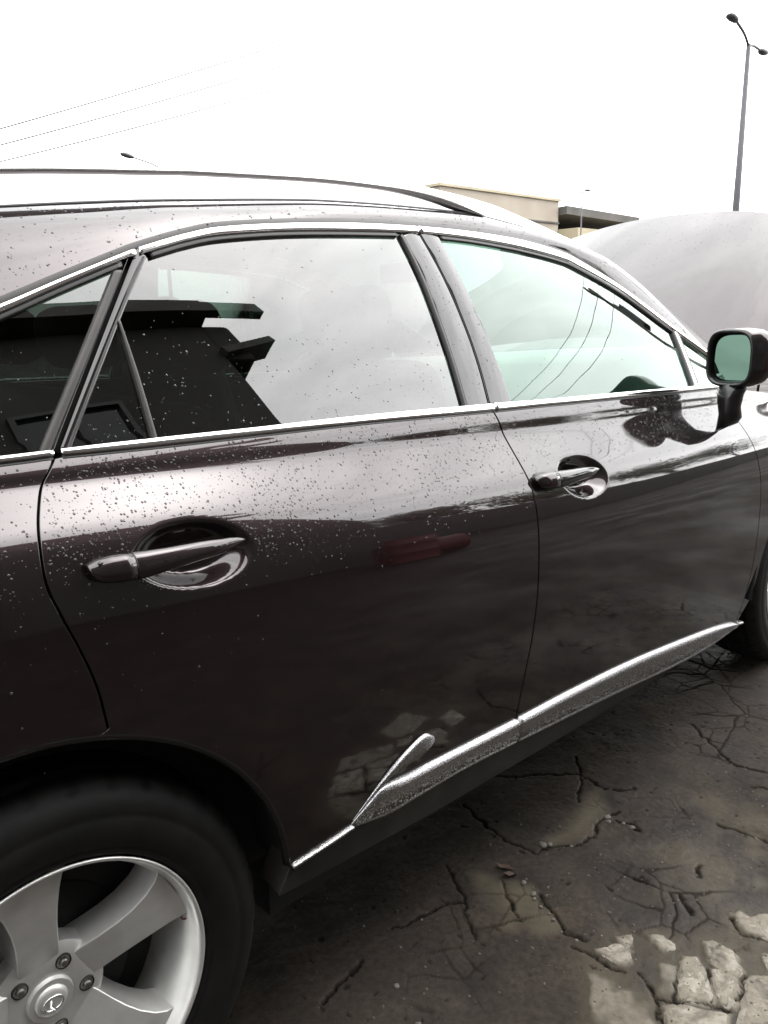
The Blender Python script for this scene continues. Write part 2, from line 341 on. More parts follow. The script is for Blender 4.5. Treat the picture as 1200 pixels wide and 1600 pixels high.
# lighter patchy zone along the outer side, growing away from the car
ol = np.clip(ol*(.35+1.0*fbm(X,Y,18,41))+.55*np.clip((fbm(X,Y,7,47)-.52)*5, 0, 1)*np.clip((X-1.0)/.5,0,1)*np.clip((.05-Y)/.25,0,1), 0, 1)
crk = np.zeros(X.shape); dep = np.zeros(X.shape)
for i, L in enumerate(CRACKS):
    d = seg_d(X+.030*(fbm(X,Y,22,71,5)-.5)+.010*(fbm(X,Y,90,73,2)-.5), Y+.030*(fbm(X,Y,22,75,5)-.5)+.010*(fbm(X,Y,90,77,2)-.5), L); w = .0036*(.25+1.7*fbm(X,Y,24,81))
    crk = np.maximum(crk, np.clip(1.25-d/w, 0, 1)); dep = np.maximum(dep, np.exp(-(d/.0036)**2))
# fine crazing between the old plates
def worley(X, Y, s, seed):
    r = np.random.default_rng(seed); J = r.random((64,64,2)); x = X*s; y = Y*s; xi = np.floor(x).astype(int); yi = np.floor(y).astype(int)
    f1 = np.full(X.shape, 9.); f2 = np.full(X.shape, 9.)
    for i in (-1,0,1):
        for j in (-1,0,1):
            c = J[(xi+i) % 64, (yi+j) % 64]; d = np.hypot(xi+i+c[...,0]-x, yi+j+c[...,1]-y); f2 = np.minimum(f2, np.maximum(f1, d)); f1 = np.minimum(f1, d)
    return f2-f1
hx_ = X+.05*(fbm(X,Y,8,121)-.5); hy_ = Y+.05*(fbm(X,Y,8,125)-.5)
for s_, th_, am in ((4.2,.022,.8),(9.,.045,.45)):
    e_ = worley(hx_, hy_, s_, 131); mk_ = np.clip((fbm(X,Y,4,141)-.52)*7, 0, 1); c_ = np.clip(1.3-e_/th_, 0, 1)*mk_*am
    crk = np.maximum(crk, c_); dep = np.maximum(dep, .5*c_)
# small dark pocks
pk = fbm(X,Y,55,91,2); crk = np.maximum(crk, .6*np.clip((pk-.83)*16, 0, 1))
plate = fbm(X,Y,5,101,2)
Zg = .010*(fbm(X,Y,3,51)-.5)+.004*(fbm(X,Y,16,55)-.5)+.0018*(fbm(X,Y,70,59)-.5)-.006*dep+.006*pale-.002*np.clip((pk-.80)*10,0,1)
Zg = Zg*ew-.013*(1-ew)
G = mk('ground_relief', np.stack([X,Y,Zg],-1).reshape(-1,3), grid_faces(len(gx), len(gy)), 'ground'); tag(G, kind='structure'); G.name = 'pavement'
ca = G.data.color_attributes.new('stain', 'FLOAT_COLOR', 'POINT')
ca.data.foreach_set('color', np.stack([pale*ew, ol*ew, crk*ew, np.ones(X.shape)], -1).astype(np.float32).ravel())
def hground(x, y):
    i = int(np.clip((x-gx[0])/.0044, 0, len(gx)-1)); j = int(np.clip((y-gy[0])/.0044, 0, len(gy)-1)); return float(Zg[i,j])
# lime-washed cement pieces still standing proud of the broken surface
cm = M['cement'] = mat('pale_cement', (.42,.39,.34), .75)
z = noise_node(cm, 60, 5); z2 = noise_node(cm, 16, 6, dist=.5, rough=.62); n, l, b = nodes(cm)
c1 = ramp(cm, z2.outputs['Fac'], [(.33,(.040,.033,.024)),(.44,(.12,.104,.078)),(.56,(.205,.187,.153))]); c2 = ramp(cm, z.outputs['Fac'], [(.3,(.6,.6,.58)),(.65,(1,1,1))])
q = n.new('ShaderNodeMixRGB'); q.blend_type = 'MULTIPLY'; q.inputs[0].default_value = 1; l.new(c1, q.inputs[1]); l.new(c2, q.inputs[2]); l.new(q.outputs[0], b.inputs['Base Color'])
l.new(bump(cm, z.outputs['Fac'], .4, .004), b.inputs['Normal'])
for k in 'A A2 B C D E H I J M Q R'.split():
    P = np.asarray(PALE[k]); c = P.mean(0); P = np.vstack([P, P[:1]]); P = lin(P, 49)[:-1]
    Ps = P.copy()
    for _ in range(2): Ps = .5*Ps+.25*np.roll(Ps,1,0)+.25*np.roll(Ps,-1,0)
    P = c+(Ps-c)*.97; P += .0025*(RNG.random(P.shape)-.5); P[:,0] += .016*(fbm(P[:,0],P[:,1],38,161)-.5); P[:,1] += .016*(fbm(P[:,0],P[:,1],38,167)-.5)
    z0 = np.array([hground(*a) for a in P]); rings = []
    for s_, h in ((1.0,-.006),(.99,.0000),(.97,.0012),(.6,.0016),(.25,.0017)):
        R_ = c+(P-c)*s_; hh = np.array([hground(*a) for a in R_])*.5+z0.mean()*.5
        rings.append(np.c_[R_, hh+h+.0008*(RNG.random(len(P))-.5)])
    loft('cement_piece', rings, 'cement', G)
M['pebble'] = mat('pebble', (.065,.058,.045), .7)
def stone(name, c, r, m, parent=None, seed=0):
    bm = bmesh.new(); bmesh.ops.create_icosphere(bm, subdivisions=2, radius=r); rr = random.Random(seed)
    o_ = Vector((rr.random()*9, rr.random()*9, 0))
    from mathutils import noise as mn
    for v in bm.verts: v.co *= 1+.55*mn.noise(v.co/r*.9+o_); v.co.z *= .55
    return bm_obj(name, bm, m, parent, True, c)
def zone(px, py): return (px, py, hground(px, py)+.002)
for i, (x, y, r) in enumerate([(x_+random.uniform(-.008,.008), y_+random.uniform(-.008,.008), r_*random.uniform(.45,1.1)) for x_, y_, r_ in [(1.075,-.012,.008),(1.068,-.03,.007),(1.058,-.055,.009),(1.046,-.075,.006),(1.036,-.105,.008),(1.094,.02,.006),(1.24,.075,.010),(1.262,.058,.012),(1.30,.03,.007),(1.46,.03,.011),(1.445,.012,.009),(1.475,-.015,.010),(1.468,-.045,.012)]]):
    tag(stone('concrete_chip', zone(x,y), r, 'pebble', seed=i), 'small broken concrete chip lying along a crack in the wet paving', 'stone chip', 'concrete chips along the cracks')
for i, (x, y, r, t) in enumerate([(.66,.02,.006,'tiny pale pebble on dark paving just below the rear door'),(.625,-.075,.0055,'tiny white pebble alone on dark paving beside the rear wheel')]):
    tag(stone('pebble', zone(x,y), r, 'pebble', seed=40+i), t, 'pebble')
# brown leaf litter by the crack
M['leaf_brown'] = mat('brown_leaf', (.035,.018,.009), .7)
for i, (x, y, a) in enumerate([(1.10,.085,.4),(1.088,.06,1.3)]):
    L = .022; V = [(0,-L,0),(L*.5,-L*.2,.004),(L*.35,L*.6,.002),(0,L,.006),(-L*.4,L*.5,.001),(-L*.5,-L*.2,.005),(0,0,-.002)]
    F = [(0,1,6),(1,2,6),(2,3,6),(3,4,6),(4,5,6),(5,0,6)]
    o = mk('fallen_leaf', V, F, 'leaf_brown'); o.location = (x, y, hground(x,y)+.004); o.rotation_euler = (.3*i,.2,a)
    tag(o, 'curled reddish brown dead leaf on the cracked paving', 'leaf', 'dead leaves on the paving')
# ------------------------------------------------------------------ the car
CARW = 1.885
car = empty('car'); tag(car, 'wet dark brown estate car with chrome window trim and its bonnet raised', 'car')
def nrm(fn, x, z):
    h = 8e-4; gx_ = (fn(x+h,z)-fn(x-h,z))/(2*h); gz_ = (fn(x,z+h)-fn(x,z-h))/(2*h)
    n_ = np.stack([gx_, -np.ones_like(gx_), gz_], -1); return n_/np.linalg.norm(n_, axis=-1, keepdims=True)
def coons(L, R, B, T, nu, nv, smoothc=True):
    f_ = cr if smoothc else lin
    L = lin(L, nv); R = lin(R, nv); B = lin(B, nu); T = lin(T, nu)
    u = np.linspace(0,1,nu)[:,None,None]; v = np.linspace(0,1,nv)[None,:,None]
    return (1-v)*B[:,None]+v*T[:,None]+(1-u)*L[None]+u*R[None]-((1-u)*(1-v)*B[0]+u*(1-v)*B[-1]+(1-u)*v*T[0]+u*v*T[-1])
def curve(P, n=200): return cr(P, n)
def panel(name, L, R, B, T, nu, nv, fn, m, parent, off=0., ret=.018, rad=.0012):
    """sheet with exact surface normals and a rolled-in edge"""
    C = coons(L, R, B, T, nu, nv); x = C[...,0]; z = C[...,1]; n_ = nrm(fn, x, z)
    V = np.stack([x, fn(x,z), z], -1)+n_*off
    F = grid_faces(nu, nv)
    V2 = V.reshape(-1,3); N2 = n_.reshape(-1,3)
    I = np.arange(nu*nv).reshape(nu,nv); loop = np.r_[I[:-1,0], I[-1,:-1], I[:0:-1,-1], I[0,:0:-1]]
    P = V2[loop]; t = np.roll(P,-1,0)-np.roll(P,1,0); t /= np.linalg.norm(t,axis=1)[:,None]+1e-12
    nl = N2[loop]; o_ = np.cross(t, nl); o_ /= np.linalg.norm(o_,axis=1)[:,None]+1e-12
    cen = P.mean(0); 
    if ((P-cen)*o_).sum() < 0: o_ = -o_
    k = len(loop); base = len(V2)
    r1 = P+o_*rad*.7-nl*rad*.5; r2 = P+o_*rad-nl*rad*1.6; r3 = P+o_*rad-nl*ret
    n1 = nl*.7+o_*.7; n2 = o_; n3 = o_
    V2 = np.vstack([V2, r1, r2, r3]); N2 = np.vstack([N2, n1, n2, n3])
    a = np.arange(k); b_ = (a+1) % k
    rings = [loop, base+a, base+k+a, base+2*k+a]
    for r_, s_ in zip(rings[:-1], rings[1:]): F = np.vstack([F, np.stack([r_[a], s_[a], s_[b_], r_[b_]], -1)])
    # orientation: outward is -y
    f0 = F[0]; fn0 = np.cross(V2[f0[1]]-V2[f0[0]], V2[f0[2]]-V2[f0[1]])
    if fn0[1] > 0: F = np.vstack([F[:(nu-1)*(nv-1)][:, ::-1], F[(nu-1)*(nv-1):]])
    return mk(name, V2, F, m, parent, normals=N2)
def strip(name, T, B, fn, h, m, parent, n=120, sec=None, off=0., deep=.006, taper=None):
    """raised moulding lying on a surface between two curves; sec = list of (t across, height share)"""
    T = cr(T, n); B = cr(B, n)
    sec = sec or [(0,-1),(0,.35),(.06,.75),(.2,.97),(.5,1.08),(.8,.97),(.94,.75),(1,.35),(1,-1)]
    rows = []
    for t, s_ in sec:
        P = T*(1-t)+B*t; n_ = nrm(fn, P[:,0], P[:,1]); hh = h*s_ if s_ >= 0 else -deep*np.ones(n)
        if taper is not None and s_ >= 0: hh = hh*np.interp(np.linspace(0,1,n), taper[0], taper[1])
        hh = (hh*np.ones(n))[:,None]
        rows.append(np.stack([P[:,0], fn(P[:,0],P[:,1]), P[:,1]], -1)+n_*(hh+off))
    V = np.stack(rows, 1); k = len(sec)
    F = [tuple(f) for f in grid_faces(n, k)]+[tuple(range(k)), tuple(range((n-1)*k, n*k))[::-1]]
    return mk(name, V.reshape(-1,3), F, m, parent)
def sharp(o, ang=40):
    o.data.set_sharp_from_angle(angle=math.radians(ang)); return o

BELT_T = [(-.75,1.158),(-.4,1.157),(.067,1.153),(.149,1.153),(.285,1.152),(.466,1.149),(.69,1.146),(1.076,1.135),(1.287,1.127),(1.633,1.116),(2.09,1.100),(2.2,1.096)]
BELT_B = [(-.75,1.149),(-.4,1.148),(.06,1.145),(.133,1.145),(.294,1.141),(.673,1.134),(1.052,1.121),(1.261,1.115),(1.602,1.104),(2.051,1.089),(2.2,1.084)]
CH_T = [(-.70,1.175),(-.45,1.215),(-.2,1.265),(0,1.305),(.124,1.346),(.225,1.384),(.34,1.426),(.364,1.434),(.415,1.449),(.468,1.463),(.537,1.477),(.684,1.492),(.87,1.504),(1.053,1.5085),(1.224,1.508),(1.391,1.502),(1.48,1.495),(1.555,1.486),(1.622,1.475),(1.68,1.461),(1.88,1.388),(2.093,1.283),(2.245,1.205),(2.36,1.14)]
CH_B = [(-.70,1.163),(-.45,1.202),(-.2,1.253),(0,1.293),(.12,1.334),(.221,1.373),(.336,1.415),(.362,1.422),(.41,1.436),(.463,1.45),(.531,1.463),(.677,1.478),(.861,1.488),(1.044,1.4935),(1.212,1.491),(1.373,1.481),(1.461,1.473),(1.536,1.465),(1.602,1.456),(1.66,1.443),(1.864,1.375),(2.074,1.271),(2.226,1.196),(2.34,1.13)]
cht = cr(CH_T, 600); chb = cr(CH_B, 600); blt = cr(BELT_T, 600); blb = cr(BELT_B, 600)
def cut(C, x0, x1, n=60):
    xs = np.linspace(x0, x1, n); return np.stack([xs, np.interp(xs, C[:,0], C[:,1])], -1)
def zt(x): return float(np.interp(x, chb[:,0], chb[:,1]))
def zb(x): return float(np.interp(x, blt[:,0], blt[:,1]))
GAP = .0028
gapC = curve([(.133,1.142),(.099,1.102),(.074,1.058),(.068,1.004),(.080,.956),(.096,.909),(.112,.850),(.120,.787)])     # top to arch
gapB = curve([(1.068,1.124),(1.080,1.077),(1.0855,1.025),(1.088,.966),(1.088,.894),(1.0865,.803),(1.083,.717),(1.072,.633),(1.060,.576),(1.042,.470),(1.050,.390)])
gapF = curve([(2.205,1.085),(2.213,1.018),(2.222,.964),(2.25,.874),(2.285,.777),(2.302,.648),(2.306,.517),(2.29,.400),(2.268,.315)])
def sx(C, d): return C+np.array([d,0.])
th = np.radians(np.linspace(75.5,10,60)); ARC = np.stack([-.012+.428*np.cos(th), .368+.428*np.sin(th)], -1)
th2 = np.radians(np.linspace(176,75.5,90)); ARC2 = np.stack([-.012+.428*np.cos(th2), .368+.428*np.sin(th2)], -1)
dB = lambda fn: fn
# door handles dish the skin
def dish(cx, cz, rx, rz_, D, tilt):
    ct, st = math.cos(tilt), math.sin(tilt)
    def f_(x, z):
        a = (x-cx)*ct+(z-cz)*st; b_ = -(x-cx)*st+(z-cz)*ct
        r = np.sqrt((a/rx)**2+(b_/rz_)**2+1e-9); t = np.clip((1.03-r)/.42, 0, 1); return t*t*(3-2*t)*(D+ylow(cx,cz)-ylow(x,z))
    return f_
d_rear = dish(.281,.997,.098,.050,.029,-.13); d_front = dish(1.292,.960,.096,.050,.029,-.13)
def rear_fn(x, z): return ylow(x,z)+d_rear(x,z)
def front_fn(x, z): return ylow(x,z)+d_front(x,z)
SB = [(.419,.404),(.554,.416),(.647,.405),(.713,.406),(.87,.405),(1.059,.392),(1.447,.358),(1.815,.318),(2.035,.304),(2.261,.309)]
sbc = cr(SB, 300)
# --- rear door
Lr = np.vstack([sx(gapC, GAP), ARC[1:]+np.array([GAP,0]), [[.4165,.405]]])[::-1]
Rr = sx(gapB, -GAP)[::-1]
rear_door = panel('rear_door', Lr, Rr, lin(np.vstack([[Lr[0]], cut(sbc,.45,1.02), [Rr[0]]]), 300), lin(np.vstack([[Lr[-1]], cut(blb,.16,1.04), [Rr[-1]]]), 300), 270, 230, rear_fn, 'paint', car)
# --- front door
Lf = sx(gapB, GAP)[::-1]; Rf = sx(gapF, -GAP)[::-1]
front_door = panel('front_door', Lf, Rf, lin(np.vstack([[Lf[0]], cut(sbc,1.09,2.2), [Rf[0]]]), 300), lin(np.vstack([[Lf[-1]], cut(blb,1.1,2.17), [Rf[-1]]]), 300), 300, 210, front_fn, 'paint', car)
# --- rear quarter panel
Rq = sx(gapC, -GAP)[::-1]
quarter = panel('rear_quarter_panel', [(-.95,.45),(-.97,.8),(-.93,1.15)], Rq, lin(np.vstack([[(-.95,.45)],[(-.46,.40)], ARC2, [Rq[0]]]), 300), lin(np.vstack([[(-.93,1.15)], cut(blb,-.7,.10), [Rq[-1]]]), 300), 150, 90, ylow, 'paint', car)
# --- front wing
thf = np.radians(np.linspace(178,0,90)); ARCF = np.stack([2.775+.425*np.cos(thf), .368+.425*np.sin(thf)], -1)
Lw = np.vstack([sx(gapF, GAP)])[::-1]
wing = panel('front_wing', Lw, [(3.30,.42),(3.36,.7),(3.25,.93)], lin(np.vstack([[Lw[0]], ARCF, [(3.30,.42)]]), 300), lin([Lw[-1],(2.45,1.055),(2.8,1.005),(3.25,.93)], 300), 150, 90, ylow, 'paint', car)
side_objs = [rear_door, front_door, quarter, wing]
# dark seam backing behind the shut lines and inner door skins
def backing(name, C, w, fn, d, parent):
    return strip(name, C-np.array([w,0]), C+np.array([w,0]), fn, 0., 'void', parent, n=60, sec=[(0,0),(1,0),(1,-1),(0,-1)], off=-d, deep=.02)
side_objs += [backing('seam_backing', gapC, .012, ylow, .014, car), backing('seam_backing', gapB, .012, ylow, .014, car), backing('seam_backing', gapF, .012, ylow, .014, car)]
inner = mk('door_trim', [(-.9,.145,.35),(2.3,.145,.35),(2.3,.165,1.06),(-.9,.165,1.10)], [(0,1,2,3)], 'lining', car); side_objs.append(inner)
# rocker
rb = cr([(.405,.345),(.578,.335),(.832,.318),(1.075,.308),(1.635,.280),(2.264,.245)], 120)
rt = cut(sbc, .43, 2.262, 120)
def rocker_fn(x, z): return ylow(x,z)+.010+np.clip((.33-z)/.1,0,2)**2*.05
rocker = panel('rocker_panel', [rb[0], (.42,.38), rt[0]-np.array([0,.004])], [rb[-1], rt[-1]-np.array([0,.004])], rb, rt-np.array([0,.004]), 120, 26, rocker_fn, 'rocker', car, ret=.06); side_objs.append(rocker)
# --- bright sill moulding, finishing strip and fin
ST = [(.553,.4245),(.600,.456),(.632,.472),(.712,.468),(.799,.465),(1.0375,.4535)]; SBm = [(.553,.4165),(.600,.409),(.647,.403),(.713,.4055),(.87,.405),(1.040,.3935)]
msec = [(0,-1),(0,.35),(.03,.62),(.15,1.0),(.18,1.02),(.5,.98),(.80,.86),(.835,.60),(.87,.58),(.895,.74),(.97,.70),(1,.5),(1,-1)]
moulds = []
moulds.append((ST, SBm, rear_door, 1500)); moulds.append(([(1.045,.4535),(1.275,.447),(1.588,.4255),(1.998,.375),(2.19,.342),(2.258,.322)], [(1.048,.3925),(1.447,.358),(1.815,.318),(2.035,.304),(2.19,.306),(2.258,.311)], front_door, 2700))
side_objs.append(strip('sill_moulding', ST, SBm, ylow, .014, 'satin', rear_door, 120, msec, taper=([0,.1,.25,1],[.1,.5,1,1])))
side_objs.append(strip('sill_moulding', [(1.045,.4535),(1.275,.447),(1.588,.4255),(1.998,.375),(2.19,.342),(2.258,.322)], [(1.048,.3925),(1.447,.358),(1.815,.318),(2.035,.304),(2.19,.306),(2.258,.311)], ylow, .014, 'satin', front_door, 160, msec))
side_objs.append(strip('sill_moulding', [(2.278,.318),(2.315,.312)], [(2.278,.308),(2.315,.303)], ylow, .010, 'satin', wing, 12))
side_objs.append(strip('sill_strip', [(.419,.412),(.50,.418),(.556,.4235)], [(.419,.404),(.50,.4105),(.556,.4155)], ylow, .008, 'satin', rear_door, 30))
side_objs.append(strip('sill_fin', [(.556,.430),(.615,.477),(.649,.5005),(.682,.519),(.722,.5355),(.742,.537),(.758,.527)], [(.558,.428),(.622,.472),(.655,.488),(.69,.492),(.731,.497),(.755,.507),(.762,.517)], ylow, .009, 'satin', rear_door, 60, sec=[(0,-1),(0,.5),(.08,.95),(.9,.95),(1,.6),(1,-1)], taper=([0,.25,.5,.85,1],[.05,.25,.8,1,.7])))
# --- bright window trim
def trim(name, x0, x1, parent, T=cht, B=chb, fn=yup, h=.007, m='chrome', n=140, dz=0.):
    return strip(name, cut(T,x0,x1,n), cut(B,x0,x1,n), fn, h, m, parent, n)
side_objs += [trim('window_trim', -.70, .357, quarter), trim('window_trim', .366, 1.0535, rear_door), trim('window_trim', 1.0595, 2.36, front_door)]
side_objs += [trim('belt_trim', -.75, .135, quarter, blt, blb, ylow, .006), trim('belt_trim', .146, 1.072, rear_door, blt, blb, ylow, .006), trim('belt_trim', 1.079, 2.19, front_door, blt, blb, ylow, .006)]
# black gaskets above the roof trim, under it and below the belt trim
up6 = cht+np.array([0,.0105]); lo7 = chb+np.array([0,-.0075])
side_objs += [strip('roof_gasket', cut(up6,-.70,2.36,200), cut(cht,-.70,2.36,200), yup, .001, 'rubber', car, 200)]
side_objs += [strip('window_seal', cut(chb,x0,x1,120), cut(lo7,x0,x1,120), yup, .001, 'rubber', par, 120) for x0, x1, par in ((-.66,.33,quarter),(.385,.985,rear_door),(1.125,2.10,front_door))]
side_objs += [strip('belt_seal', cut(blb,x0,x1,120), cut(blb-np.array([0,.0035]),x0,x1,120), ylow, .0008, 'rubber', par, 120) for x0, x1, par in ((-.7,.133,quarter),(.146,1.066,rear_door),(1.074,2.195,front_door))]
# --- glass
def gpanel(name, L, R, B, T, m, parent, off=-.006, nu=50, nv=36): return panel(name, L, R, B, T, nu, nv, yup, m, parent, off=off, ret=.004, rad=.0003)
def bl(x0, x1, d=-.006): c = cut(blt,x0,x1,40); c[:,1] += d; return c
def tl(x0, x1, d=.002): c = cut(chb,x0,x1,40); c[:,1] += d; return c
rdl = cr([(.373,1.421),(.292,1.322),(.183,1.178),(.160,1.146)], 60)      # rear edge of the rear door glass (top to bottom)
rdr = cr([(.994,1.489),(1.0045,1.405),(1.006,1.321),(1.004,1.23),(.997,1.13)], 60)
fdl = cr([(1.116,1.494),(1.135,1.40),(1.147,1.308),(1.153,1.22),(1.155,1.125)], 60)
fdr = cr([(2.095,1.263),(2.066,1.18),(2.038,1.096)], 60)
def ends(c): return np.vstack([c])
side_objs.append(gpanel('window_glass', rdl[::-1], rdr[::-1], lin(np.vstack([[rdl[-1]], bl(.2,.97), [rdr[-1]]]),60), lin(np.vstack([[rdl[0]], tl(.40,.97), [rdr[0]]]),60), 'glass_dark', rear_door, nu=80, nv=50))
side_objs.append(gpanel('window_glass', fdl[::-1], fdr[::-1], lin(np.vstack([[fdl[-1]], bl(1.18,2.01), [fdr[-1]]]),60), lin(np.vstack([[fdl[0]], tl(1.14,2.07), [fdr[0]]]),60), 'glass_front', front_door, nu=80, nv=50))
qgl = np.array([(-.66,1.165),(-.655,1.168),(-.65,1.172)]); qgr = cr([(.336,1.417),(.326,1.404),(.24,1.292),(.149,1.174),(.13,1.148)], 50)
side_objs.append(gpanel('quarter_glass', qgl, qgr[::-1], lin(np.vstack([[qgl[0]], bl(-.6,.10), [qgr[-1]]]),60), lin(np.vstack([[qgl[-1]], tl(-.6,.30), [qgr[0]]]),60), 'glass_dark', quarter))
fql = cr([(2.13,1.243),(2.10,1.17),(2.066,1.092)], 30); fqr = np.array([(2.30,1.148),(2.27,1.12),(2.20,1.085)])
side_objs.append(gpanel('corner_glass', fql[::-1], fqr[::-1], lin([fql[-1],(2.13,1.088),fqr[-1]],30), lin(np.vstack([[fql[0]], tl(2.15,2.28), [fqr[0]]]),30), 'glass_front', front_door, nu=20, nv=20))
# --- pillar covers and frames
def pcover(name, A, Bc, m, parent, h=.001, n=60, sec=None): return strip(name, A, Bc, yup, h, m, parent, n, sec or [(0,-1),(0,.4),(.03,1),(.97,1),(1,.4),(1,-1)])
gBu = cr([(1.0555,1.506),(1.079,1.40),(1.0885,1.293),(1.087,1.21),(1.078,1.130)], 60)
side_objs.append(pcover('pillar_cover', rdr+np.array([.0085,0]), gBu+np.array([-.003,0]), 'gloss_black', rear_door))
side_objs.append(strip('pillar_seal', rdr, rdr+np.array([.009,0]), yup, .002, 'rubber', rear_door, 60))
side_objs.append(pcover('pillar_cover', gBu+np.array([.0028,0]), fdl+np.array([.002,0]), 'gloss_black', front_door))
side_objs.append(strip('seam_backing', gBu+np.array([-.012,0]), gBu+np.array([.012,0]), yup, 0, 'void', car, 60, sec=[(0,0),(1,0),(1,-1),(0,-1)], off=-.012, deep=.02))
gCu = cr([(.3605,1.4345),(.298,1.354),(.2445,1.284),(.193,1.215),(.1455,1.150)], 60)
side_objs.append(pcover('pillar_cover', gCu+np.array([.004,0]), rdl+np.array([.003,.0]), 'gloss_black', rear_door))
side_objs.append(strip('pillar_bead', rdl+np.array([-.004,0]), rdl+np.array([.0005,0]), yup, .0022, 'rocker', rear_door, 60))
side_objs.append(strip('seam_backing', gCu+np.array([-.014,0]), gCu+np.array([.014,0]), yup, 0, 'void', car, 60, sec=[(0,0),(1,0),(1,-1),(0,-1)], off=-.012, deep=.02))
side_objs.append(strip('quarter_frame', qgr[4:]+np.array([-.010,0]), qgr[4:]+np.array([.006,0]), yup, .006, 'rocker', quarter, 60))
side_objs.append(pcover('pillar_cover', qgr+np.array([.006,0]), gCu+np.array([-.004,0]), 'gloss_black', quarter))
dv = cr([(.292,1.322),(.291,1.24),(.2885,1.147)], 40); dv2 = cr([(.2965,1.322),(.2985,1.24),(.2975,1.147)], 40)
side_objs.append(strip('window_divider', dv, dv2, yup, .003, 'rocker', rear_door, 40))
fd0 = cr([(2.093,1.263),(2.066,1.18),(2.038,1.096)], 40)
side_objs.append(strip('pillar_seal', fd0, fd0+np.array([.014,-.002]), yup, .003, 'rubber', front_door, 40))
side_objs.append(strip('window_divider', fd0+np.array([.015,-.003]), fd0+np.array([.030,-.006]), yup, .003, 'chrome', front_door, 40))
side_objs.append(strip('pillar_seal', fd0+np.array([.031,-.006]), fd0+np.array([.038,-.009]), yup, .002, 'rubber', front_door, 40))
# --- roof side, roof, windscreen
DT = np.array([(-.95,.46,1.30),(-.7,.43,1.375),(-.3,.40,1.44),(0,.385,1.473),(.197,.38,1.495),(.319,.38,1.509),(.47,.38,1.524),(.751,.38,1.546),(.902,.38,1.553),(1.094,.38,1.5565),(1.304,.38,1.5555),(1.434,.38,1.545),(1.552,.375,1.531),(1.686,.365,1.509),(1.779,.355,1.490),(1.875,.345,1.466),(2.036,.33,1.402),(2.208,.31,1.319),(2.438,.29,1.211),(2.56,.28,1.14)])
Dc = cr(DT, 240)
gk = cut(up6, -.69, 2.36, 240); gk = lin(gk, 240); G3 = np.c_[gk[:,0], yup(gk[:,0],gk[:,1])-.001, gk[:,1]]
ss = np.linspace(0,1,14)[None,:,None]
mid = .5*(G3+Dc)+np.c_[np.zeros(240), -.012*np.ones(240), .012*np.ones(240)]
# keep the side flank continuing the glass line before it rolls over
V = (1-ss)**2*G3[:,None]+2*ss*(1-ss)*mid[:,None]+ss**2*Dc[:,None]
V = np.concatenate([(G3+np.array([0,.02,-.002]))[:,None], V], 1)
roof_side = mk('roof_side', V.reshape(-1,3), grid_faces(240,15), 'paint', car); sharp(roof_side, 50); side_objs.append(roof_side)
# tail behind the quarter window
tl_ = np.array([(-.70,1.186),(-.75,1.16),(-.93,1.15)])
# roof skin from ditch to ditch
def roof_rows(D, zc_off, xc_off, k=33):
    s = np.linspace(-1,1,k)[None,:,None]; yc = CARW/2
    Y_ = yc+(D[:,None,1:2]-yc)*(-s); a = np.abs(s)
    z_ = D[:,None,2:3]+zc_off[:,None,None]*(1-a**2.3); x_ = D[:,None,0:1]+xc_off[:,None,None]*(1-a**2.0)
    return np.concatenate([x_, Y_, z_], -1)
Dr = Dc+np.array([0,.006,-.001])
x_ = Dr[:,0]; zo = np.interp(x_, [-.95,-.3,.4,1.1,1.6,2.6],[.05,.075,.095,.135,.15,.06]); xo = np.interp(x_, [-.95,0,1.1,1.5,1.9,2.6],[-.12,-.02,.02,.08,.13,.18])
RW = roof_rows(Dr, zo, xo)
i0 = int(np.argmax(x_ > 1.50))
roof = mk('roof', RW[:i0+1].reshape(-1,3), grid_faces(i0+1,33), 'paint', car)
wind = mk('windscreen', RW[i0:].reshape(-1,3), grid_faces(240-i0,33), 'glass_shield', car)
HL = RW[20:i0+2].copy(); HL[...,2] -= .03; mk('headliner', HL.reshape(-1,3), grid_faces(len(HL),33), 'headliner', car)
side_objs.append(tube('roof_seam', Dc[:i0+6:3]+np.array([0,.003,.0005]), .0035, 'rubber', car, seg=6))
# roof rail
RP = np.array([(-.62,.415,1.41),(-.52,.405,1.47),(-.3,.40,1.50),(0,.398,1.523),(.21,.398,1.5455),(.312,.398,1.5555),(.486,.398,1.5695),(.55,.398,1.5745),(.768,.398,1.586),(.895,.398,1.590),(1.034,.398,1.590),(1.10,.397,1.588),(1.17,.395,1.5825),(1.235,.392,1.573),(1.30,.388,1.559),(1.345,.386,1.549)])
rp_ = cr(RP, 120)
rings = []
for i, P in enumerate(rp_):
    x = P[0]; hz = np.interp(x, [-.62,-.4,1.02,1.16,1.24,1.345],[.016,.006,.006,.0105,.0125,.004]); hy = np.interp(x,[-.62,0,1.1,1.345],[.02,.013,.014,.017])
    a = np.linspace(0,2*np.pi,16,endpoint=False); rings.append(np.stack([np.full(16,P[0]), P[1]+hy*np.sign(np.cos(a))*np.abs(np.cos(a))**.8, P[2]+.006+hz*np.sin(a)], -1))
side_objs.append(loft('roof_rail', rings, 'rail', car))
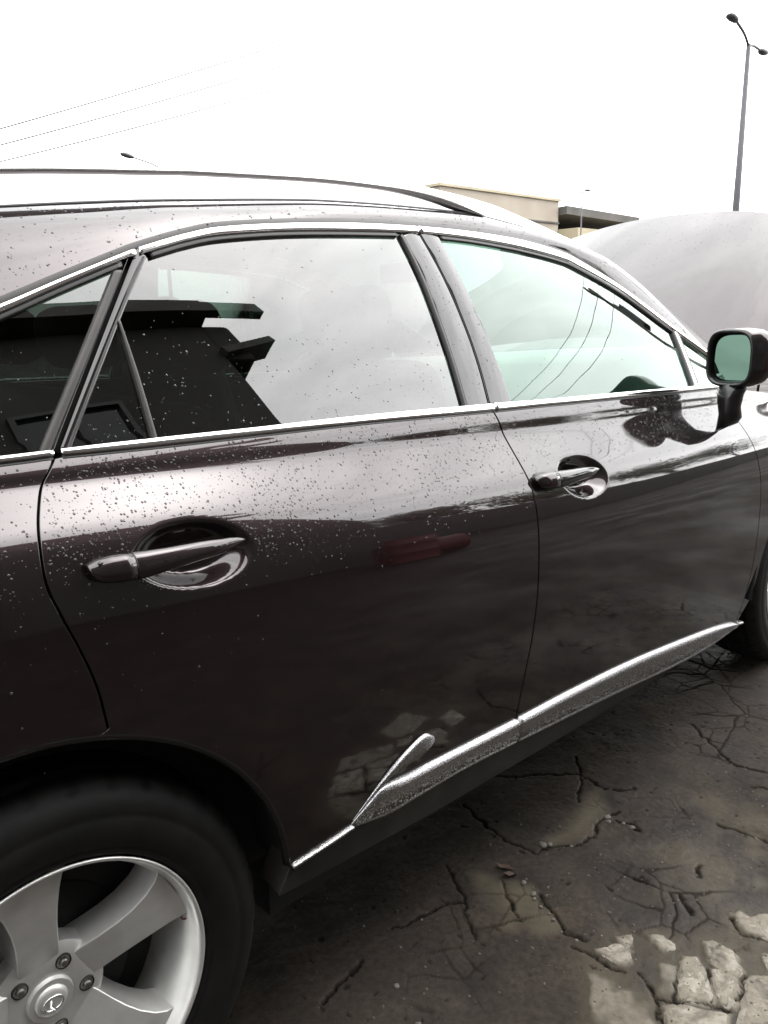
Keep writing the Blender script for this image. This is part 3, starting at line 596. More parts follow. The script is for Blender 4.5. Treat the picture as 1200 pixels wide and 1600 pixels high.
# --- raised bonnet
hx = np.linspace(0,1,50)[:,None]; hy = np.linspace(-1,1,61)[None,:]
ang = math.radians(39)
Ls = 1.03-.14*np.abs(hy)**2.6                                   # leading edge bows forward at the middle
s_ = .02+hx*Ls; half = .76-.06*hx
cr_ = .050*(1-np.abs(hy)**2.2)-.05*hx**2.4*1.0+.006*np.exp(-((np.abs(hy)-.80)/.06)**2)*(1-.5*hx)
lx = s_; lz = cr_
Xh = 2.64+lx*math.cos(ang)-lz*math.sin(ang); Zh = 1.085+lx*math.sin(ang)+lz*math.cos(ang); Yh = CARW/2+hy*half+0*hx
V = np.stack([Xh,Yh,Zh],-1); V2 = V-np.array([-math.sin(ang),0,math.cos(ang)])*.022
bonnet = mk('bonnet', V.reshape(-1,3), grid_faces(50,61), 'paint', car)
mk('bonnet_lining', V2.reshape(-1,3), grid_faces(50,61), 'lining', bonnet)
I = np.arange(50*61).reshape(50,61); lp = np.r_[I[:-1,0], I[-1,:-1], I[:0:-1,-1], I[0,:0:-1]]; A_ = V.reshape(-1,3)[lp]; B_ = V2.reshape(-1,3)[lp]; k = len(lp)
mk('bonnet_edge', np.vstack([A_,B_]), [(i,(i+1)%k,k+(i+1)%k,k+i) for i in range(k)], 'paint', bonnet)
tube('bonnet_prop', [(3.05,.36,.95),(3.30,.42,1.60)], .005, 'nut', car)
# engine bay, nose and tail closing the shell
box('engine_bay', (2.85,CARW/2,.62), (.9,1.35,.5), 'lining', car, bev=.03)
box('cowl', (2.42,CARW/2,1.045), (.20,1.40,.05), 'plastic', car, bev=.015)
rings = []
for x, hw, z0, z1 in ((3.22,.80,.30,.92),(3.42,.74,.24,.90),(3.55,.62,.24,.84),(3.62,.45,.27,.74)):
    a = np.linspace(0,2*np.pi,36,endpoint=False); c_, s2 = np.cos(a), np.sin(a)
    rings.append(np.stack([np.full(36,x), CARW/2+hw*np.sign(c_)*np.abs(c_)**.35, (z0+z1)/2+(z1-z0)/2*np.sign(s2)*np.abs(s2)**.35], -1))
loft('front_bumper', rings, 'paint', car)
rings = []
for x, hw, z0, z1 in ((-.93,.82,.36,1.15),(-1.02,.78,.36,1.12),(-1.08,.70,.40,1.00)):
    a = np.linspace(0,2*np.pi,36,endpoint=False); c_, s2 = np.cos(a), np.sin(a)
    rings.append(np.stack([np.full(36,x), CARW/2+hw*np.sign(c_)*np.abs(c_)**.35, (z0+z1)/2+(z1-z0)/2*np.sign(s2)*np.abs(s2)**.35], -1))
loft('tailgate', rings, 'paint', car)
mk('rear_screen', [(-.95,.36,1.14),(-.95,CARW-.36,1.14),(-.92,CARW-.50,1.32),(-.92,.50,1.32)], [(0,1,2,3)], 'glass_dark', car)
box('underbody', (1.37,CARW/2,.285), (1.84,1.60,.13), 'void', car); box('rear_floor', (-.3,CARW/2,.45), (1.2,1.05,.2), 'void', car)
box('cabin_floor', (1.37,CARW/2,.42), (1.80,1.56,.1), 'lining', car); box('boot_floor', (-.4,CARW/2,.72), (1.0,1.0,.06), 'lining', car)
box('bulkhead', (2.36,CARW/2,.72), (.06,1.5,.60), 'lining', car)
# wheel housings
for cx in (-.012, 2.775):
    a = np.radians(np.linspace(2,178,50)); V = []
    for y in (.03,.38):
        V += [(cx+.445*math.cos(t), y, .368+.445*math.sin(t)) for t in a]
    V += [(cx+.445*math.cos(t), .38, .368+.445*math.sin(t)) for t in a]
    F = [(i,i+1,51+i,50+i) for i in range(49)]+[tuple(range(100,150))]
    side_objs.append(mk('wheel_housing', V, F, 'void', car, smooth=False))
    # rolled lip of the arch
a = np.radians(np.linspace(176,6,80)); P = np.stack([-.012+.4305*np.cos(a), ylow(-.012+.4305*np.cos(a),.368+.4305*np.sin(a))+.008, .368+.4305*np.sin(a)], -1)
side_objs.append(tube('arch_lip', P, .0085, 'plastic', car, seg=8))
a = np.radians(np.linspace(178,2,80)); P = np.stack([2.775+.4275*np.cos(a), ylow(2.775+.4275*np.cos(a),.368+.4275*np.sin(a))+.008, .368+.4275*np.sin(a)], -1)
side_objs.append(tube('arch_lip', P, .0085, 'plastic', car, seg=8))

# --- door handles: cap, pull, over the dished skin
def handle(door, x0, x1, z0, z1, fn):
    """x0..x1 along the car, z0/z1 centre height at each end"""
    L = x1-x0
    def sect(t):
        x = x0+L*t; zc_ = z0+(z1-z0)*t
        hz = np.interp(t, [0,.03,.10,.28,.5,.75,.92,1],[.008,.0140,.0175,.0180,.0145,.0115,.0075,.002])
        zc_ -= .005*np.interp(t,[0,.3,.6,1],[1.,1.,.2,0])
        st = np.interp(t, [0,.06,.25,.5,.8,1],[.016,.026,.031,.031,.024,.008])      # stand-off of the outer face
        base = float(ylow(x, zc_)); hy = np.interp(t,[0,.1,.3,.6,1],[.012,.014,.013,.010,.004])
        a = np.linspace(0,2*np.pi,20,endpoint=False); c_, s2 = np.cos(a), np.sin(a)
        dy = -hy*np.sign(c_)*np.abs(c_)**.8; dz = hz*np.sign(s2)*np.abs(s2)**.8
        lean = .2
        return np.stack([np.full(20,x)-dz*.25*(1 if t < .02 else 0), base-st+hy+dy+dz*lean, zc_+dz], -1)
    cap = loft('handle_cap', [sect(t) for t in (0,.008,.02,.04,.07,.12,.18,.232)], 'paint', door)
    pull = loft('handle_pull', [sect(t) for t in (.24,.243,.30,.38,.46,.55,.64,.73,.81,.88,.94,.98,1.0)], 'paint', door)
    stem = box('handle_stem', (x0+L*.12, float(ylow(x0+.1*L,z0))-.004, z0-.004), (L*.17,.036,.024), 'plastic', door, bev=.004)
    return [cap, pull, stem]
side_objs += handle(rear_door, .120, .360, 1.013, 1.003, rear_fn)
side_objs += handle(front_door, 1.100, 1.352, .980, .966, front_fn)

# --- door mirror
def rrect(cy, cz, hy, hz, x, k=40, e=.58, sk=0.):
    a = np.linspace(0,2*np.pi,k,endpoint=False); c_, s2 = np.cos(a), np.sin(a)
    y = cy-hy*np.sign(c_)*np.abs(c_)**e; z = cz+hz*np.sign(s2)*np.abs(s2)**e
    return np.stack([np.full(k,x)+sk*(y-cy), y, z], -1)
MX, MY, MZ = 1.985, .020, 1.187
mh = [rrect(MY,MZ,.054,.060,MX+.075,sk=.10), rrect(MY,MZ,.058,.065,MX+.02,sk=.10), rrect(MY,MZ,.061,.070,MX+.001,sk=.10), rrect(MY,MZ,.0665,.0765,MX,sk=.10), rrect(MY-.001,MZ,.070,.080,MX+.010,sk=.10)]
bez = loft('mirror_bezel', mh, 'plastic', front_door, caps=False)
loft('mirror_shell', [rrect(MY-.001,MZ,.070,.080,MX+.010,sk=.10), rrect(MY-.007,MZ+.001,.077,.082,MX+.03,sk=.10), rrect(MY-.014,MZ+.002,.082,.080,MX+.06,sk=.12), rrect(MY-.018,MZ+.003,.078,.070,MX+.09,e=.5,sk=.14), rrect(MY-.018,MZ+.004,.060,.048,MX+.11,e=.6,sk=.14), rrect(MY-.016,MZ+.004,.03,.02,MX+.118,e=.8,sk=.14), rrect(MY-.016,MZ+.004,.0005,.0005,MX+.119,e=.8)], 'paint', front_door, caps=False)
mr = rrect(MY-.004,MZ,.056,.0625,MX+.040,sk=-.19); mr[:,0] += .04*(mr[:,2]-MZ)
mk('mirror_glass', mr, [tuple(range(len(mr)))], 'mirror', front_door, smooth=False)
loft('turn_signal', [rrect(yy, 1.172, .004, .0085-.0008*i, MX+.016+.016*i) for i, yy in enumerate((-.0525,-.0590,-.0645,-.0690,-.0715,-.071))], 'lens', front_door)
st = []
for t, x, y, z, hx_, hy_ in ((0,2.035,.045,.985,.030,.018),(.1,2.030,.030,.992,.036,.028),(.3,2.022,.020,1.010,.038,.032),(.55,2.015,.018,1.040,.034,.028),(.8,2.018,.020,1.075,.038,.034),(1,2.03,.018,1.115,.046,.046)):
    a = np.linspace(0,2*np.pi,24,endpoint=False); st.append(np.stack([x+hx_*np.cos(a), y+hy_*np.sin(a), np.full(24,z)-.012*np.sin(a)], -1))
loft('mirror_stalk', st, 'plastic', front_door)

# --- wheels
def wheel(name, c, parent, spin):
    rp0 = [(.2405,.002),(.2425,.0055),(.2415,.0085),(.2385,.0085),(.2345,.004),(.2315,-.004),(.2285,-.012),(.2235,-.022),(.2195,-.045),(.213,-.10),(.205,-.19)]
    w = lathe(name, rp0, 'alloy', parent, 128); w.location = c; rim = w
    tp = [(.2395,-.024),(.2418,-.002),(.2450,.0045),(.252,.0105),(.256,.0085),(.260,.0115),(.283,.0165),(.305,.0165),(.309,.0145),(.313,.016),(.333,.010),(.347,.000),(.350,-.004),(.353,-.006),(.3605,-.018),(.3645,-.032),(.356,-.0345),(.356,-.041),(.366,-.0435),(.3675,-.075),(.358,-.0775),(.358,-.0855),(.368,-.088),(.368,-.120),(.358,-.1225),(.358,-.1305),(.3675,-.133),(.365,-.165),(.3605,-.19),(.347,-.208),(.305,-.22),(.25,-.21),(.23,-.195)]
    def md(t, r, d): 
        a = (t*36/np.pi) % 2.0
        return np.where((r > .3495)&(r < .3655), np.where(a < .42, -.0028, 0.), 0.)+np.where((r > .365), np.where((a+d*22) % 2 < .3, -.004, 0), 0.)
    ty = lathe('tyre', tp, 'tyre', w, 432, mod=md)
    sharp(lathe('hub', [(.0,-.036),(.034,-.036),(.0365,-.042),(.044,-.040),(.078,-.043),(.088,-.048),(.092,-.075),(.05,-.085),(.0,-.085)], 'alloy', rim, 72), 50)
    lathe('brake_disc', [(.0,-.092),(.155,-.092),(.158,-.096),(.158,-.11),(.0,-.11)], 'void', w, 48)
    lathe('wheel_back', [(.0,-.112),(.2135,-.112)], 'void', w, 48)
    for k in range(5):
        a0 = spin+math.radians(72*k); rr = np.array([.052,.075,.10,.13,.16,.19,.212,.2245]); hw = np.array([.030,.0315,.031,.0315,.0345,.041,.050,.060]); ww = np.array([-.046,-.0385,-.0315,-.0235,-.0175,-.0145,-.0145,-.0165])
        rings = []
        for r, h, d in zip(rr, hw, ww):
            sec = [(-h-.014,d-.055),(-h-.009,d-.022),(-h-.0005,d-.0012),(-h+.001,d),(-h*.35,d+.0008),(h*.35,d+.0008),(h-.001,d),(h+.0005,d-.0012),(h+.003,d-.022),(h+.008,d-.055)]
            tw = -.018*(r-.052)/.17
            rings.append([(r*math.cos(a0)-(s__[0]+tw)*math.sin(a0), -s__[1], r*math.sin(a0)+(s__[0]+tw)*math.cos(a0)) for s__ in sec])
        sharp(loft('spoke', [np.array(r) for r in rings], 'alloy', rim), 24)
        a1 = a0+math.radians(36); px, pz = .0575*math.cos(a1), .0575*math.sin(a1)
        lathe('lug_shade_cup', [(.0128,-.0185),(.0120,-.0150),(.0112,-.0145),(.0106,-.0165),(.0102,-.0185),(.0,-.0186)], 'void', rim, 24, (px,.024,pz))  # black raised cup stands in for the shade of a sunken nut hole
        nut = lathe('lug_nut', [(.0,-.0095),(.005,-.0098),(.0070,-.0118),(.0076,-.0185)], 'nut', rim, 6, (px,.024,pz))
    cap = lathe('centre_cap', [(.0,-.0045),(.012,-.005),(.019,-.0062),(.0235,-.0088),(.0255,-.012),(.026,-.018)], 'alloy', rim, 48, (0,.024,0))
    a = np.linspace(0,2*np.pi,40); tube('emblem', np.stack([.0150*np.cos(a), np.full(40,.0288), .0115*np.sin(a)],-1), .0016, 'chrome', rim, seg=6, caps=False)
    tube('emblem', [(-.003,.0278,.007),(-.0055,.0278,-.003),(.006,.0278,-.003)], .0017, 'chrome', rim, seg=6)
    av = math.radians(8); lathe('valve_hole', [(.0095,-.0175),(.0105,-.0155),(.0088,-.0145),(.0070,-.0165)], 'rust', rim, 20, (.2265*math.cos(av),.003,.2265*math.sin(av)))
    return w
wh = wheel('wheel', (.026,.056,.357), car, math.radians(27)); wh.scale = (.962,.962,.962)
w2 = copy_tree(wh, car); w2.location = (2.83,.09,.357); w2.rotation_euler = (0,math.radians(31),0)
for o_ in (wh, w2):
    c = copy_tree(o_, car); c.location = (o_.location.x, CARW-.053, .357); c.rotation_euler = (0,0,math.pi)

# --- cabin
def rounded(name, c, s, m, parent, rot=None, bev=.03): return box(name, c, s, m, parent, rot, bev, 4, True)
def R_(ax, d): return Matrix.Rotation(math.radians(d), 3, ax)
for y in (.50, CARW-.50):
    rounded('front_seat', (1.34,y,.66), (.52,.50,.18), 'seat', car, R_('Y',-6), .06)
    rounded('front_seat_back', (1.105,y,.93), (.14,.48,.60), 'seat', car, R_('Y',-17), .06)
    rounded('headrest', (1.0,y,1.305), (.10,.27,.17), 'seat', car, R_('Y',-12), .045)
    for d in (-.06,.06): tube('headrest_post', [(1.02,y+d,1.15),(1.005,y+d,1.26)], .006, 'nut', car, seg=8)
rounded('rear_seat', (.72,CARW/2,.66), (.52,1.34,.18), 'seat', car, None, .06)
rounded('rear_seat_back', (.50,CARW/2,.88), (.15,1.34,.60), 'seat', car, R_('Y',-14), .06)
for y in (.50, CARW/2, CARW-.50): rounded('headrest', (.545,y,1.285), (.11,.27,.145), 'seat', car, R_('Y',-14), .045)
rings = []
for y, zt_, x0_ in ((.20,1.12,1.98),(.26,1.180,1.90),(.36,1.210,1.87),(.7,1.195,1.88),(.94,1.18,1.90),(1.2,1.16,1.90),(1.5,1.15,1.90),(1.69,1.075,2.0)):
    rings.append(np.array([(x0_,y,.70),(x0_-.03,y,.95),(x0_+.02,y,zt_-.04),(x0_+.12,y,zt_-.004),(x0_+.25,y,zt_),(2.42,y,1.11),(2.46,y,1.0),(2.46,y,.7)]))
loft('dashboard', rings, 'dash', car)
a = np.linspace(0,2*np.pi,40); sc_ = np.array([1.72,CARW-.50,1.02]); tilt = math.radians(62)
P = np.stack([sc_[0]-.19*np.sin(a)*math.cos(tilt), sc_[1]+.19*np.cos(a), sc_[2]+.19*np.sin(a)*math.sin(tilt)],-1); tube('steering_wheel', P, .015, 'plastic', car, seg=8, caps=False)
tube('steering_column', [(1.72,CARW-.50,1.02),(1.98,CARW-.50,.95)], .03, 'plastic', car)
rounded('rear_view_mirror', (1.66,CARW/2,1.455), (.03,.24,.065), 'plastic', car, None, .012)

# --- far side of the body: the same panels mirrored
for o_ in [o for o in side_objs if o.parent == car]:
    c = copy_tree(o_, car); c.scale = (1,-1,1); c.location = (0,CARW,0)

# --- raindrops left by the shower
def drops(name, XZ, R, fn, m, parent, off=0.):
    x, z = XZ[:,0], XZ[:,1]; n_ = nrm(fn, x, z); P = np.stack([x, fn(x,z), z],-1)+n_*(off-.0001)
    return drops_at(name, P, n_, R, m, parent)
def drops_on(name, o, count, m, keep=None, r0=.0007, r1=.0022):
    me = o.data; nf = len(me.polygons); cen = np.zeros(nf*3); nn = np.zeros(nf*3); ar = np.zeros(nf)
    me.polygons.foreach_get('center', cen); me.polygons.foreach_get('normal', nn); me.polygons.foreach_get('area', ar); cen = cen.reshape(-1,3); nn = nn.reshape(-1,3)
    if keep is not None: ar = ar*keep(cen)
    i = RNG.choice(nf, count, p=ar/ar.sum()); P = cen[i]; n_ = nn[i].copy(); n_[n_[:,2] < 0] *= -1; s = np.sqrt(me.polygons[0].area)
    t = RNG.normal(size=P.shape); t -= (t*n_).sum(1)[:,None]*n_; P = P+t*np.sqrt(me.polygons[len(me.polygons)//2].area)*.5
    return drops_at(name, P, n_, r0+(r1-r0)*RNG.random(count)**3, m, o)
def drops_at(name, P, n_, R, m, parent):
    x = P[:,0]
    up = np.array([0,0,1.]); A = np.cross(up, n_); A /= np.linalg.norm(A,axis=1)[:,None]; B = np.cross(n_, A)
    k = 8; th_ = np.linspace(0,2*np.pi,k,endpoint=False); el = 1+.5*RNG.random(len(x))**2
    rows = []
    for rr, hh in ((1.,0.),(.80,.26),(.42,.42)):
        rows.append(P[:,None]+R[:,None,None]*(rr*(np.cos(th_)[None,:,None]*A[:,None]+el[:,None,None]*np.sin(th_)[None,:,None]*B[:,None])+hh*n_[:,None]))
    V = np.concatenate(rows+[(P+R[:,None]*.46*n_)[:,None]], 1); kv = 3*k+1
    f = []
    for r in range(2):
        for j in range(k): f.append((r*k+j, r*k+(j+1)%k, (r+1)*k+(j+1)%k, (r+1)*k+j))
    for j in range(0,k,2): f.append((2*k+j, 2*k+(j+1)%k, 2*k+(j+2)%k, 3*k))
    f = np.array(f); F = (f[None]+np.arange(len(x))[:,None,None]*kv).reshape(-1,4)
    o = mk(name, V.reshape(-1,3), F, m, parent); tag(o, kind='stuff'); return o
def scatter(n, x0, x1, z0, z1, wt, r0=.0007, r1=.0022):
    P = np.c_[RNG.uniform(x0,x1,n), RNG.uniform(z0,z1,n)]; keep = RNG.random(n) < wt(P[:,0],P[:,1])
    P = P[keep]; R = r0+(r1-r0)*RNG.random(len(P))**3.2; return P, R
clump = lambda x, z: np.clip(.25+1.5*(fbm(x,z,9,201)-.25), 0, 1)
inside = lambda x, z: (x > np.interp(z, gapC[::-1,1], gapC[::-1,0])+.006) & (x < np.interp(z, gapB[::-1,1], gapB[::-1,0])-.006) & (z < np.interp(x, blb[:,0], blb[:,1])-.004)
insf = lambda x, z: (x > np.interp(z, gapB[::-1,1], gapB[::-1,0])+.006) & (x < np.interp(z, gapF[::-1,1], gapF[::-1,0])-.006) & (z < np.interp(x, blb[:,0], blb[:,1])-.004)
notd = lambda d: (lambda x, z: d(x,z) < 1e-5)
zw = lambda x, z: np.interp(z, [.60,.80,.92,.97,1.02,1.2],[.0,.006,.03,.3,1,1])
P, R = scatter(19000, .07,1.09,.62,1.15, lambda x,z: inside(x,z)*notd(d_rear)(x,z)*zw(x,z)*clump(x,z)); drops('raindrops', P, R, rear_fn, 'drop', rear_door)
P, R = scatter(15000, 1.05,2.2,.62,1.13, lambda x,z: insf(x,z)*notd(d_front)(x,z)*zw(x,z)*clump(x,z)); drops('raindrops', P, R*.95, front_fn, 'drop', front_door)
P, R = scatter(1800, -.35,.10,.75,1.14, lambda x,z: (x < np.interp(z, gapC[::-1,1], gapC[::-1,0])-.006)*zw(x,z)*clump(x,z)); drops('raindrops', P, R, ylow, 'drop', quarter)
ing = lambda x, z: (x > np.interp(z, rdl[::-1,1], rdl[::-1,0])+.01) & (x < np.interp(z, rdr[::-1,1], rdr[::-1,0])-.008) & (z < np.interp(x, chb[:,0], chb[:,1])-.012) & (z > np.interp(x, blt[:,0], blt[:,1])+.004)
ingf = lambda x, z: (x > np.interp(z, fdl[::-1,1], fdl[::-1,0])+.01) & (x < np.interp(z, fdr[::-1,1], fdr[::-1,0])-.008) & (z < np.interp(x, chb[:,0], chb[:,1])-.012) & (z > np.interp(x, blt[:,0], blt[:,1])+.004)
inq = lambda x, z: (x < np.interp(z, qgr[::-1,1], qgr[::-1,0])-.014) & (z < np.interp(x, chb[:,0], chb[:,1])-.012) & (z > np.interp(x, blt[:,0], blt[:,1])+.004)
gw = lambda x, z: .25+.75*np.clip((1.34-z)/.2, 0, 1)
P, R = scatter(2200, .15,1.01,1.14,1.49, lambda x,z: ing(x,z)*gw(x,z)*clump(x,z)); drops('raindrops', P, R*.9, yup, 'drop_glass', rear_door, -.006)
P, R = scatter(500, 1.12,2.1,1.10,1.49, lambda x,z: ingf(x,z)*gw(x,z)*clump(x,z)*.6); drops('raindrops', P, R*.8, yup, 'drop_glass', front_door, -.006)
P, R = scatter(420, -.3,.33,1.16,1.42, lambda x,z: inq(x,z)*clump(x,z)); drops('raindrops', P, R*.9, yup, 'drop_glass', quarter, -.006)
inp = lambda x, z: (x > np.interp(z, rdr[::-1,1], rdr[::-1,0])+.014) & (x < np.interp(z, fdl[::-1,1], fdl[::-1,0])-.004) & (np.abs(x-np.interp(z, gBu[::-1,1], gBu[::-1,0])) > .008)
P, R = scatter(900, 1.0,1.16,1.15,1.48, lambda x,z: inp(x,z)*clump(x,z)); drops('raindrops', P, R*.7, yup, 'drop', rear_door, .001)
drops_on('raindrops', bonnet, 2600, 'drop', lambda c: (c[:,1] < 1.3)*1.)
drops_on('raindrops', roof_side, 1500, 'drop', lambda c: (c[:,0] > -.2)*(c[:,0] < 2.2)*1.)
# fine drops on the bright sill mouldings
for T_, B_m, par, n_ in moulds:
    Tq, Bq = cr(T_, 300), cr(B_m, 300); u_ = RNG.integers(8, 299, n_); t_ = RNG.uniform(.17,.80,n_)
    XZ = Tq[u_]*(1-t_[:,None])+Bq[u_]*t_[:,None]+np.c_[RNG.uniform(-.002,.002,n_), np.zeros(n_)]
    drops('raindrops', XZ, .0006+.0011*RNG.random(n_)**2.5, ylow, 'drop_chrome', par, .014*.97*np.ones((n_,1))*np.interp(u_/300, [0,.1,.25,1], [.1,.5,1,1] if par is rear_door else [1,1,1,1])[:,None])

# loose grit on the paving
gt = M['grit'] = mat('grit', (.06,.05,.04), .85)
z = noise_node(gt, 160, 2); n, l, b = nodes(gt); l.new(ramp(gt, z.outputs['Fac'], [(.35,(.014,.012,.009)),(.55,(.05,.042,.031)),(.72,(.13,.115,.09))]), b.inputs['Base Color'])
P = np.c_[RNG.uniform(.5,2.9,5200), RNG.uniform(-.8,.45,5200)]; kp = RNG.random(5200) < np.clip((fbm(P[:,0],P[:,1],6,301)-.33)*3.2, .04, 1); P = P[kp]
P3 = np.c_[P, [hground(*a)+.0002 for a in P]]; nn_ = np.c_[RNG.normal(0,.35,len(P)), RNG.normal(0,.35,len(P)), np.ones(len(P))]; nn_ /= np.linalg.norm(nn_,axis=1)[:,None]
drops_at('grit', P3, nn_, .0007+.0032*RNG.random(len(P))**4, 'grit', G)
# ------------------------------------------------------------------ surroundings
def brickish(name, c0, c1, scale=3.):
    m = mat(name, c0, .85); z = noise_node(m, scale, 6); n, l, b = nodes(m); l.new(ramp(m, z.outputs['Fac'], [(.3,c1),(.65,c0)]), b.inputs['Base Color']); return m
M['wall_beige'] = brickish('beige_render', (.30,.265,.215), (.24,.205,.165), .6)
M['wall_cream'] = brickish('cream_render', (.36,.32,.22), (.27,.235,.16), .5)
M['roof_dark'] = brickish('dark_roofing', (.085,.08,.072), (.05,.047,.042), 1.2)
M['wall_grey'] = brickish('grey_render', (.05,.047,.044), (.032,.03,.028), .5)
M['frame'] = mat('window_frame', (.03,.028,.026), .5)
M['pane'] = mat('window_pane', (.02,.022,.024), .05)
M['pole'] = mat('galvanised', (.06,.06,.065), .6, .2)
M['wire'] = mat('cable', (.03,.03,.03), .6)
M['lamp_head'] = mat("lamp_head", (.05,.05,.055), .5)
M['wood'] = mat('pole_wood', (.06,.05,.04), .9)
def windows(parent, rects, y, m_='pane', d=-1):
    for x0, x1, z0, z1 in rects:
        bm = bmesh.new(); t = .07
        for (cx, cz, sx_, sz_) in (((x0+x1)/2,z0,x1-x0+t,t),((x0+x1)/2,z1,x1-x0+t,t),(x0,(z0+z1)/2,t,z1-z0-t),(x1,(z0+z1)/2,t,z1-z0-t),((x0+x1)/2,(z0+z1)/2,t*.7,z1-z0-t)):
            box_bm(bm, (cx,y+d*.03,cz), (sx_,.10,sz_))
        f = bm_obj('window', bm, 'frame', parent)
        mk('pane', [(x0,y+d*.012,z0),(x1,y+d*.012,z0),(x1,y+d*.012,z1),(x0,y+d*.012,z1)], [(0,1,2,3)], 'pane', f)
# far house beyond the car: taller beige block and cream wing under a dark roof
h = empty('house', (28,21,0)); tag(h, 'beige rendered house with cream wing and dark sheet roof behind the car', 'house')
def hp(name, c, s, m_, **k): return box(name, (c[0]-28,c[1]-21,c[2]), s, m_, h, **k)
hp('wall', (27.8,24.9,2.98), (7.7,7.8,5.96), 'wall_beige')
hp('parapet', (27.8,24.9,6.0), (7.86,7.96,.10), 'wall_cream')
hp('string_course', (27.8,20.97,5.05), (7.7,.08,.07), 'roof_dark')
hp('wing_wall', (34.2,24.0,2.4), (5.0,8.0,4.8), 'wall_cream')
bm = bmesh.new(); vs_ = box_bm(bm, (0,0,0), (6.2,7.6,.34))
hr = bm_obj('roof', bm, 'roof_dark', h, loc=(34.8-28,24.4-21,5.33)); hr.rotation_euler = (math.radians(-3),math.radians(1),0)
windows(h, [(32.6-28,33.8-28,2.0,3.6),(35.0-28,36.2-28,2.0,3.6)], 20.0-21)
windows(h, [(25.2-28,26.6-28,2.2,3.9),(28.0-28,29.4-28,2.2,3.9)], 21.0-21)
b2 = empty('boundary_wall', (50,38,0)); tag(b2, 'long low pale perimeter wall far behind the raised bonnet', 'wall'); box('wall_panel', (10,0,2.6), (60,.3,5.2), 'wall_beige', b2); box('coping', (10,0,5.27), (60.2,.45,.12), 'wall_cream', b2)
# street lamps with twin arms
def lamp(loc, hgt, arms, label, r=.09, hs=1.):
    e_ = empty('street_lamp', loc); tag(e_, label, 'street lamp')
    tube('pole', [(0,0,0),(0,0,hgt*.5),(0,0,hgt)], [r,r*.8,r*.5], 'pole', e_, seg=12)
    lathe_v('base', e_, r)
    for dx, dy, dz in arms:
        a_ = tube('arm', [(0,0,hgt-.05),(dx*.4,dy*.4,hgt+dz*.55),(dx,dy,hgt+dz)], r*.30, 'pole', e_, seg=8, n=10)
        L = math.hypot(dx,dy); ux, uy = dx/L, dy/L; rings = []
        for t, w_, hh in ((0,.05*hs,.04*hs),(.12*hs,.11*hs,.07*hs),(.35*hs,.15*hs,.09*hs),(.6*hs,.14*hs,.08*hs),(.72*hs,.07*hs,.03*hs)):
            aa = np.linspace(0,2*np.pi,12,endpoint=False); rings.append(np.stack([dx+ux*t-uy*w_*np.cos(aa), dy+uy*t+ux*w_*np.cos(aa), hgt+dz+hh*np.sin(aa)+.05*t],-1))
        loft('lamp_head', rings, 'lamp_head', e_)
    return e_
def lathe_v(name, parent, r):
    a = np.linspace(0,2*np.pi,16,endpoint=False); rings = [np.stack([rr*np.cos(a), rr*np.sin(a), np.full(16,z_)],-1) for rr, z_ in ((r*2.2,0),(r*2.2,.05),(r*1.4,.08),(r*1.3,.5),(r*1.02,.55))]
    return loft(name, rings, 'pole', parent)
lamp((26.6,10.9,0), 9.0, [(-1.15,-.11,.34),(1.3,.2,.12)], 'tall grey street lamp with two arms rising behind the raised bonnet', .13, .95)
lamp((23.3,40.1,0), 9.0, [(-2.0,-.9,.15),(2.0,.9,.15)], 'distant twin arm street lamp seen over the roof rail', .12, 1.3)
lamp((20.1,12.3,0), 4.45, [(.12,.0,.06)], 'short thin lamp post standing in front of the cream house wing', .03, .35)
# overhead wires to the left
def wire(label, A, B, sag, grp, r=.016):
    A = np.array(A, float); B = np.array(B, float); t = np.linspace(0,1,30)[:,None]; P = A*(1-t)+B*t; P[:,2] -= sag*4*(t[:,0]*(1-t[:,0]))
    return tag(tube('power_cable', P, r, 'wire', None, seg=6), label, 'cable', grp)
# utility pole ahead of the car (mirrored in the front window) and its three cables
up = empty('utility_pole', (19.6,-2.2,0)); tag(up, 'wooden utility pole with crossarm mirrored in the front side window', 'utility pole')
tube('shaft', [(0,0,0),(0,0,9.6)], [.15,.10], 'wood', up, seg=14)
box('crossarm', (0,0,9.0), (2.6,.12,.14), 'wood', up)
for dx in (-1.15,-.1,1.15):
    tube('insulator', [(dx,0,9.05),(dx,0,9.2),(dx,0,9.28)], [.05,.075,.04], 'lamp_head', up, seg=10)
box('transformer', (.3,.25,8.3), (.5,.4,.8), 'lamp_head', up, bev=.05)
for dx, z, k in ((-1.15,9.28,'nearest the car'),(-.1,9.28,'middle'),(1.15,9.28,'outermost')):
    wire('thin black power cable of three running from the utility pole crossarm', (19.6+dx,-2.2,z), (9.5+dx*1.5,46,7.6), .5, 'power cables from the utility pole', [.006,.009,.023,.027])
    wire('thin black power cable of three crossing the front window reflection', (19.6+dx,-2.2,z), (15.0+dx,-32,8.6), .8, 'power cables mirrored in the front window', .009)
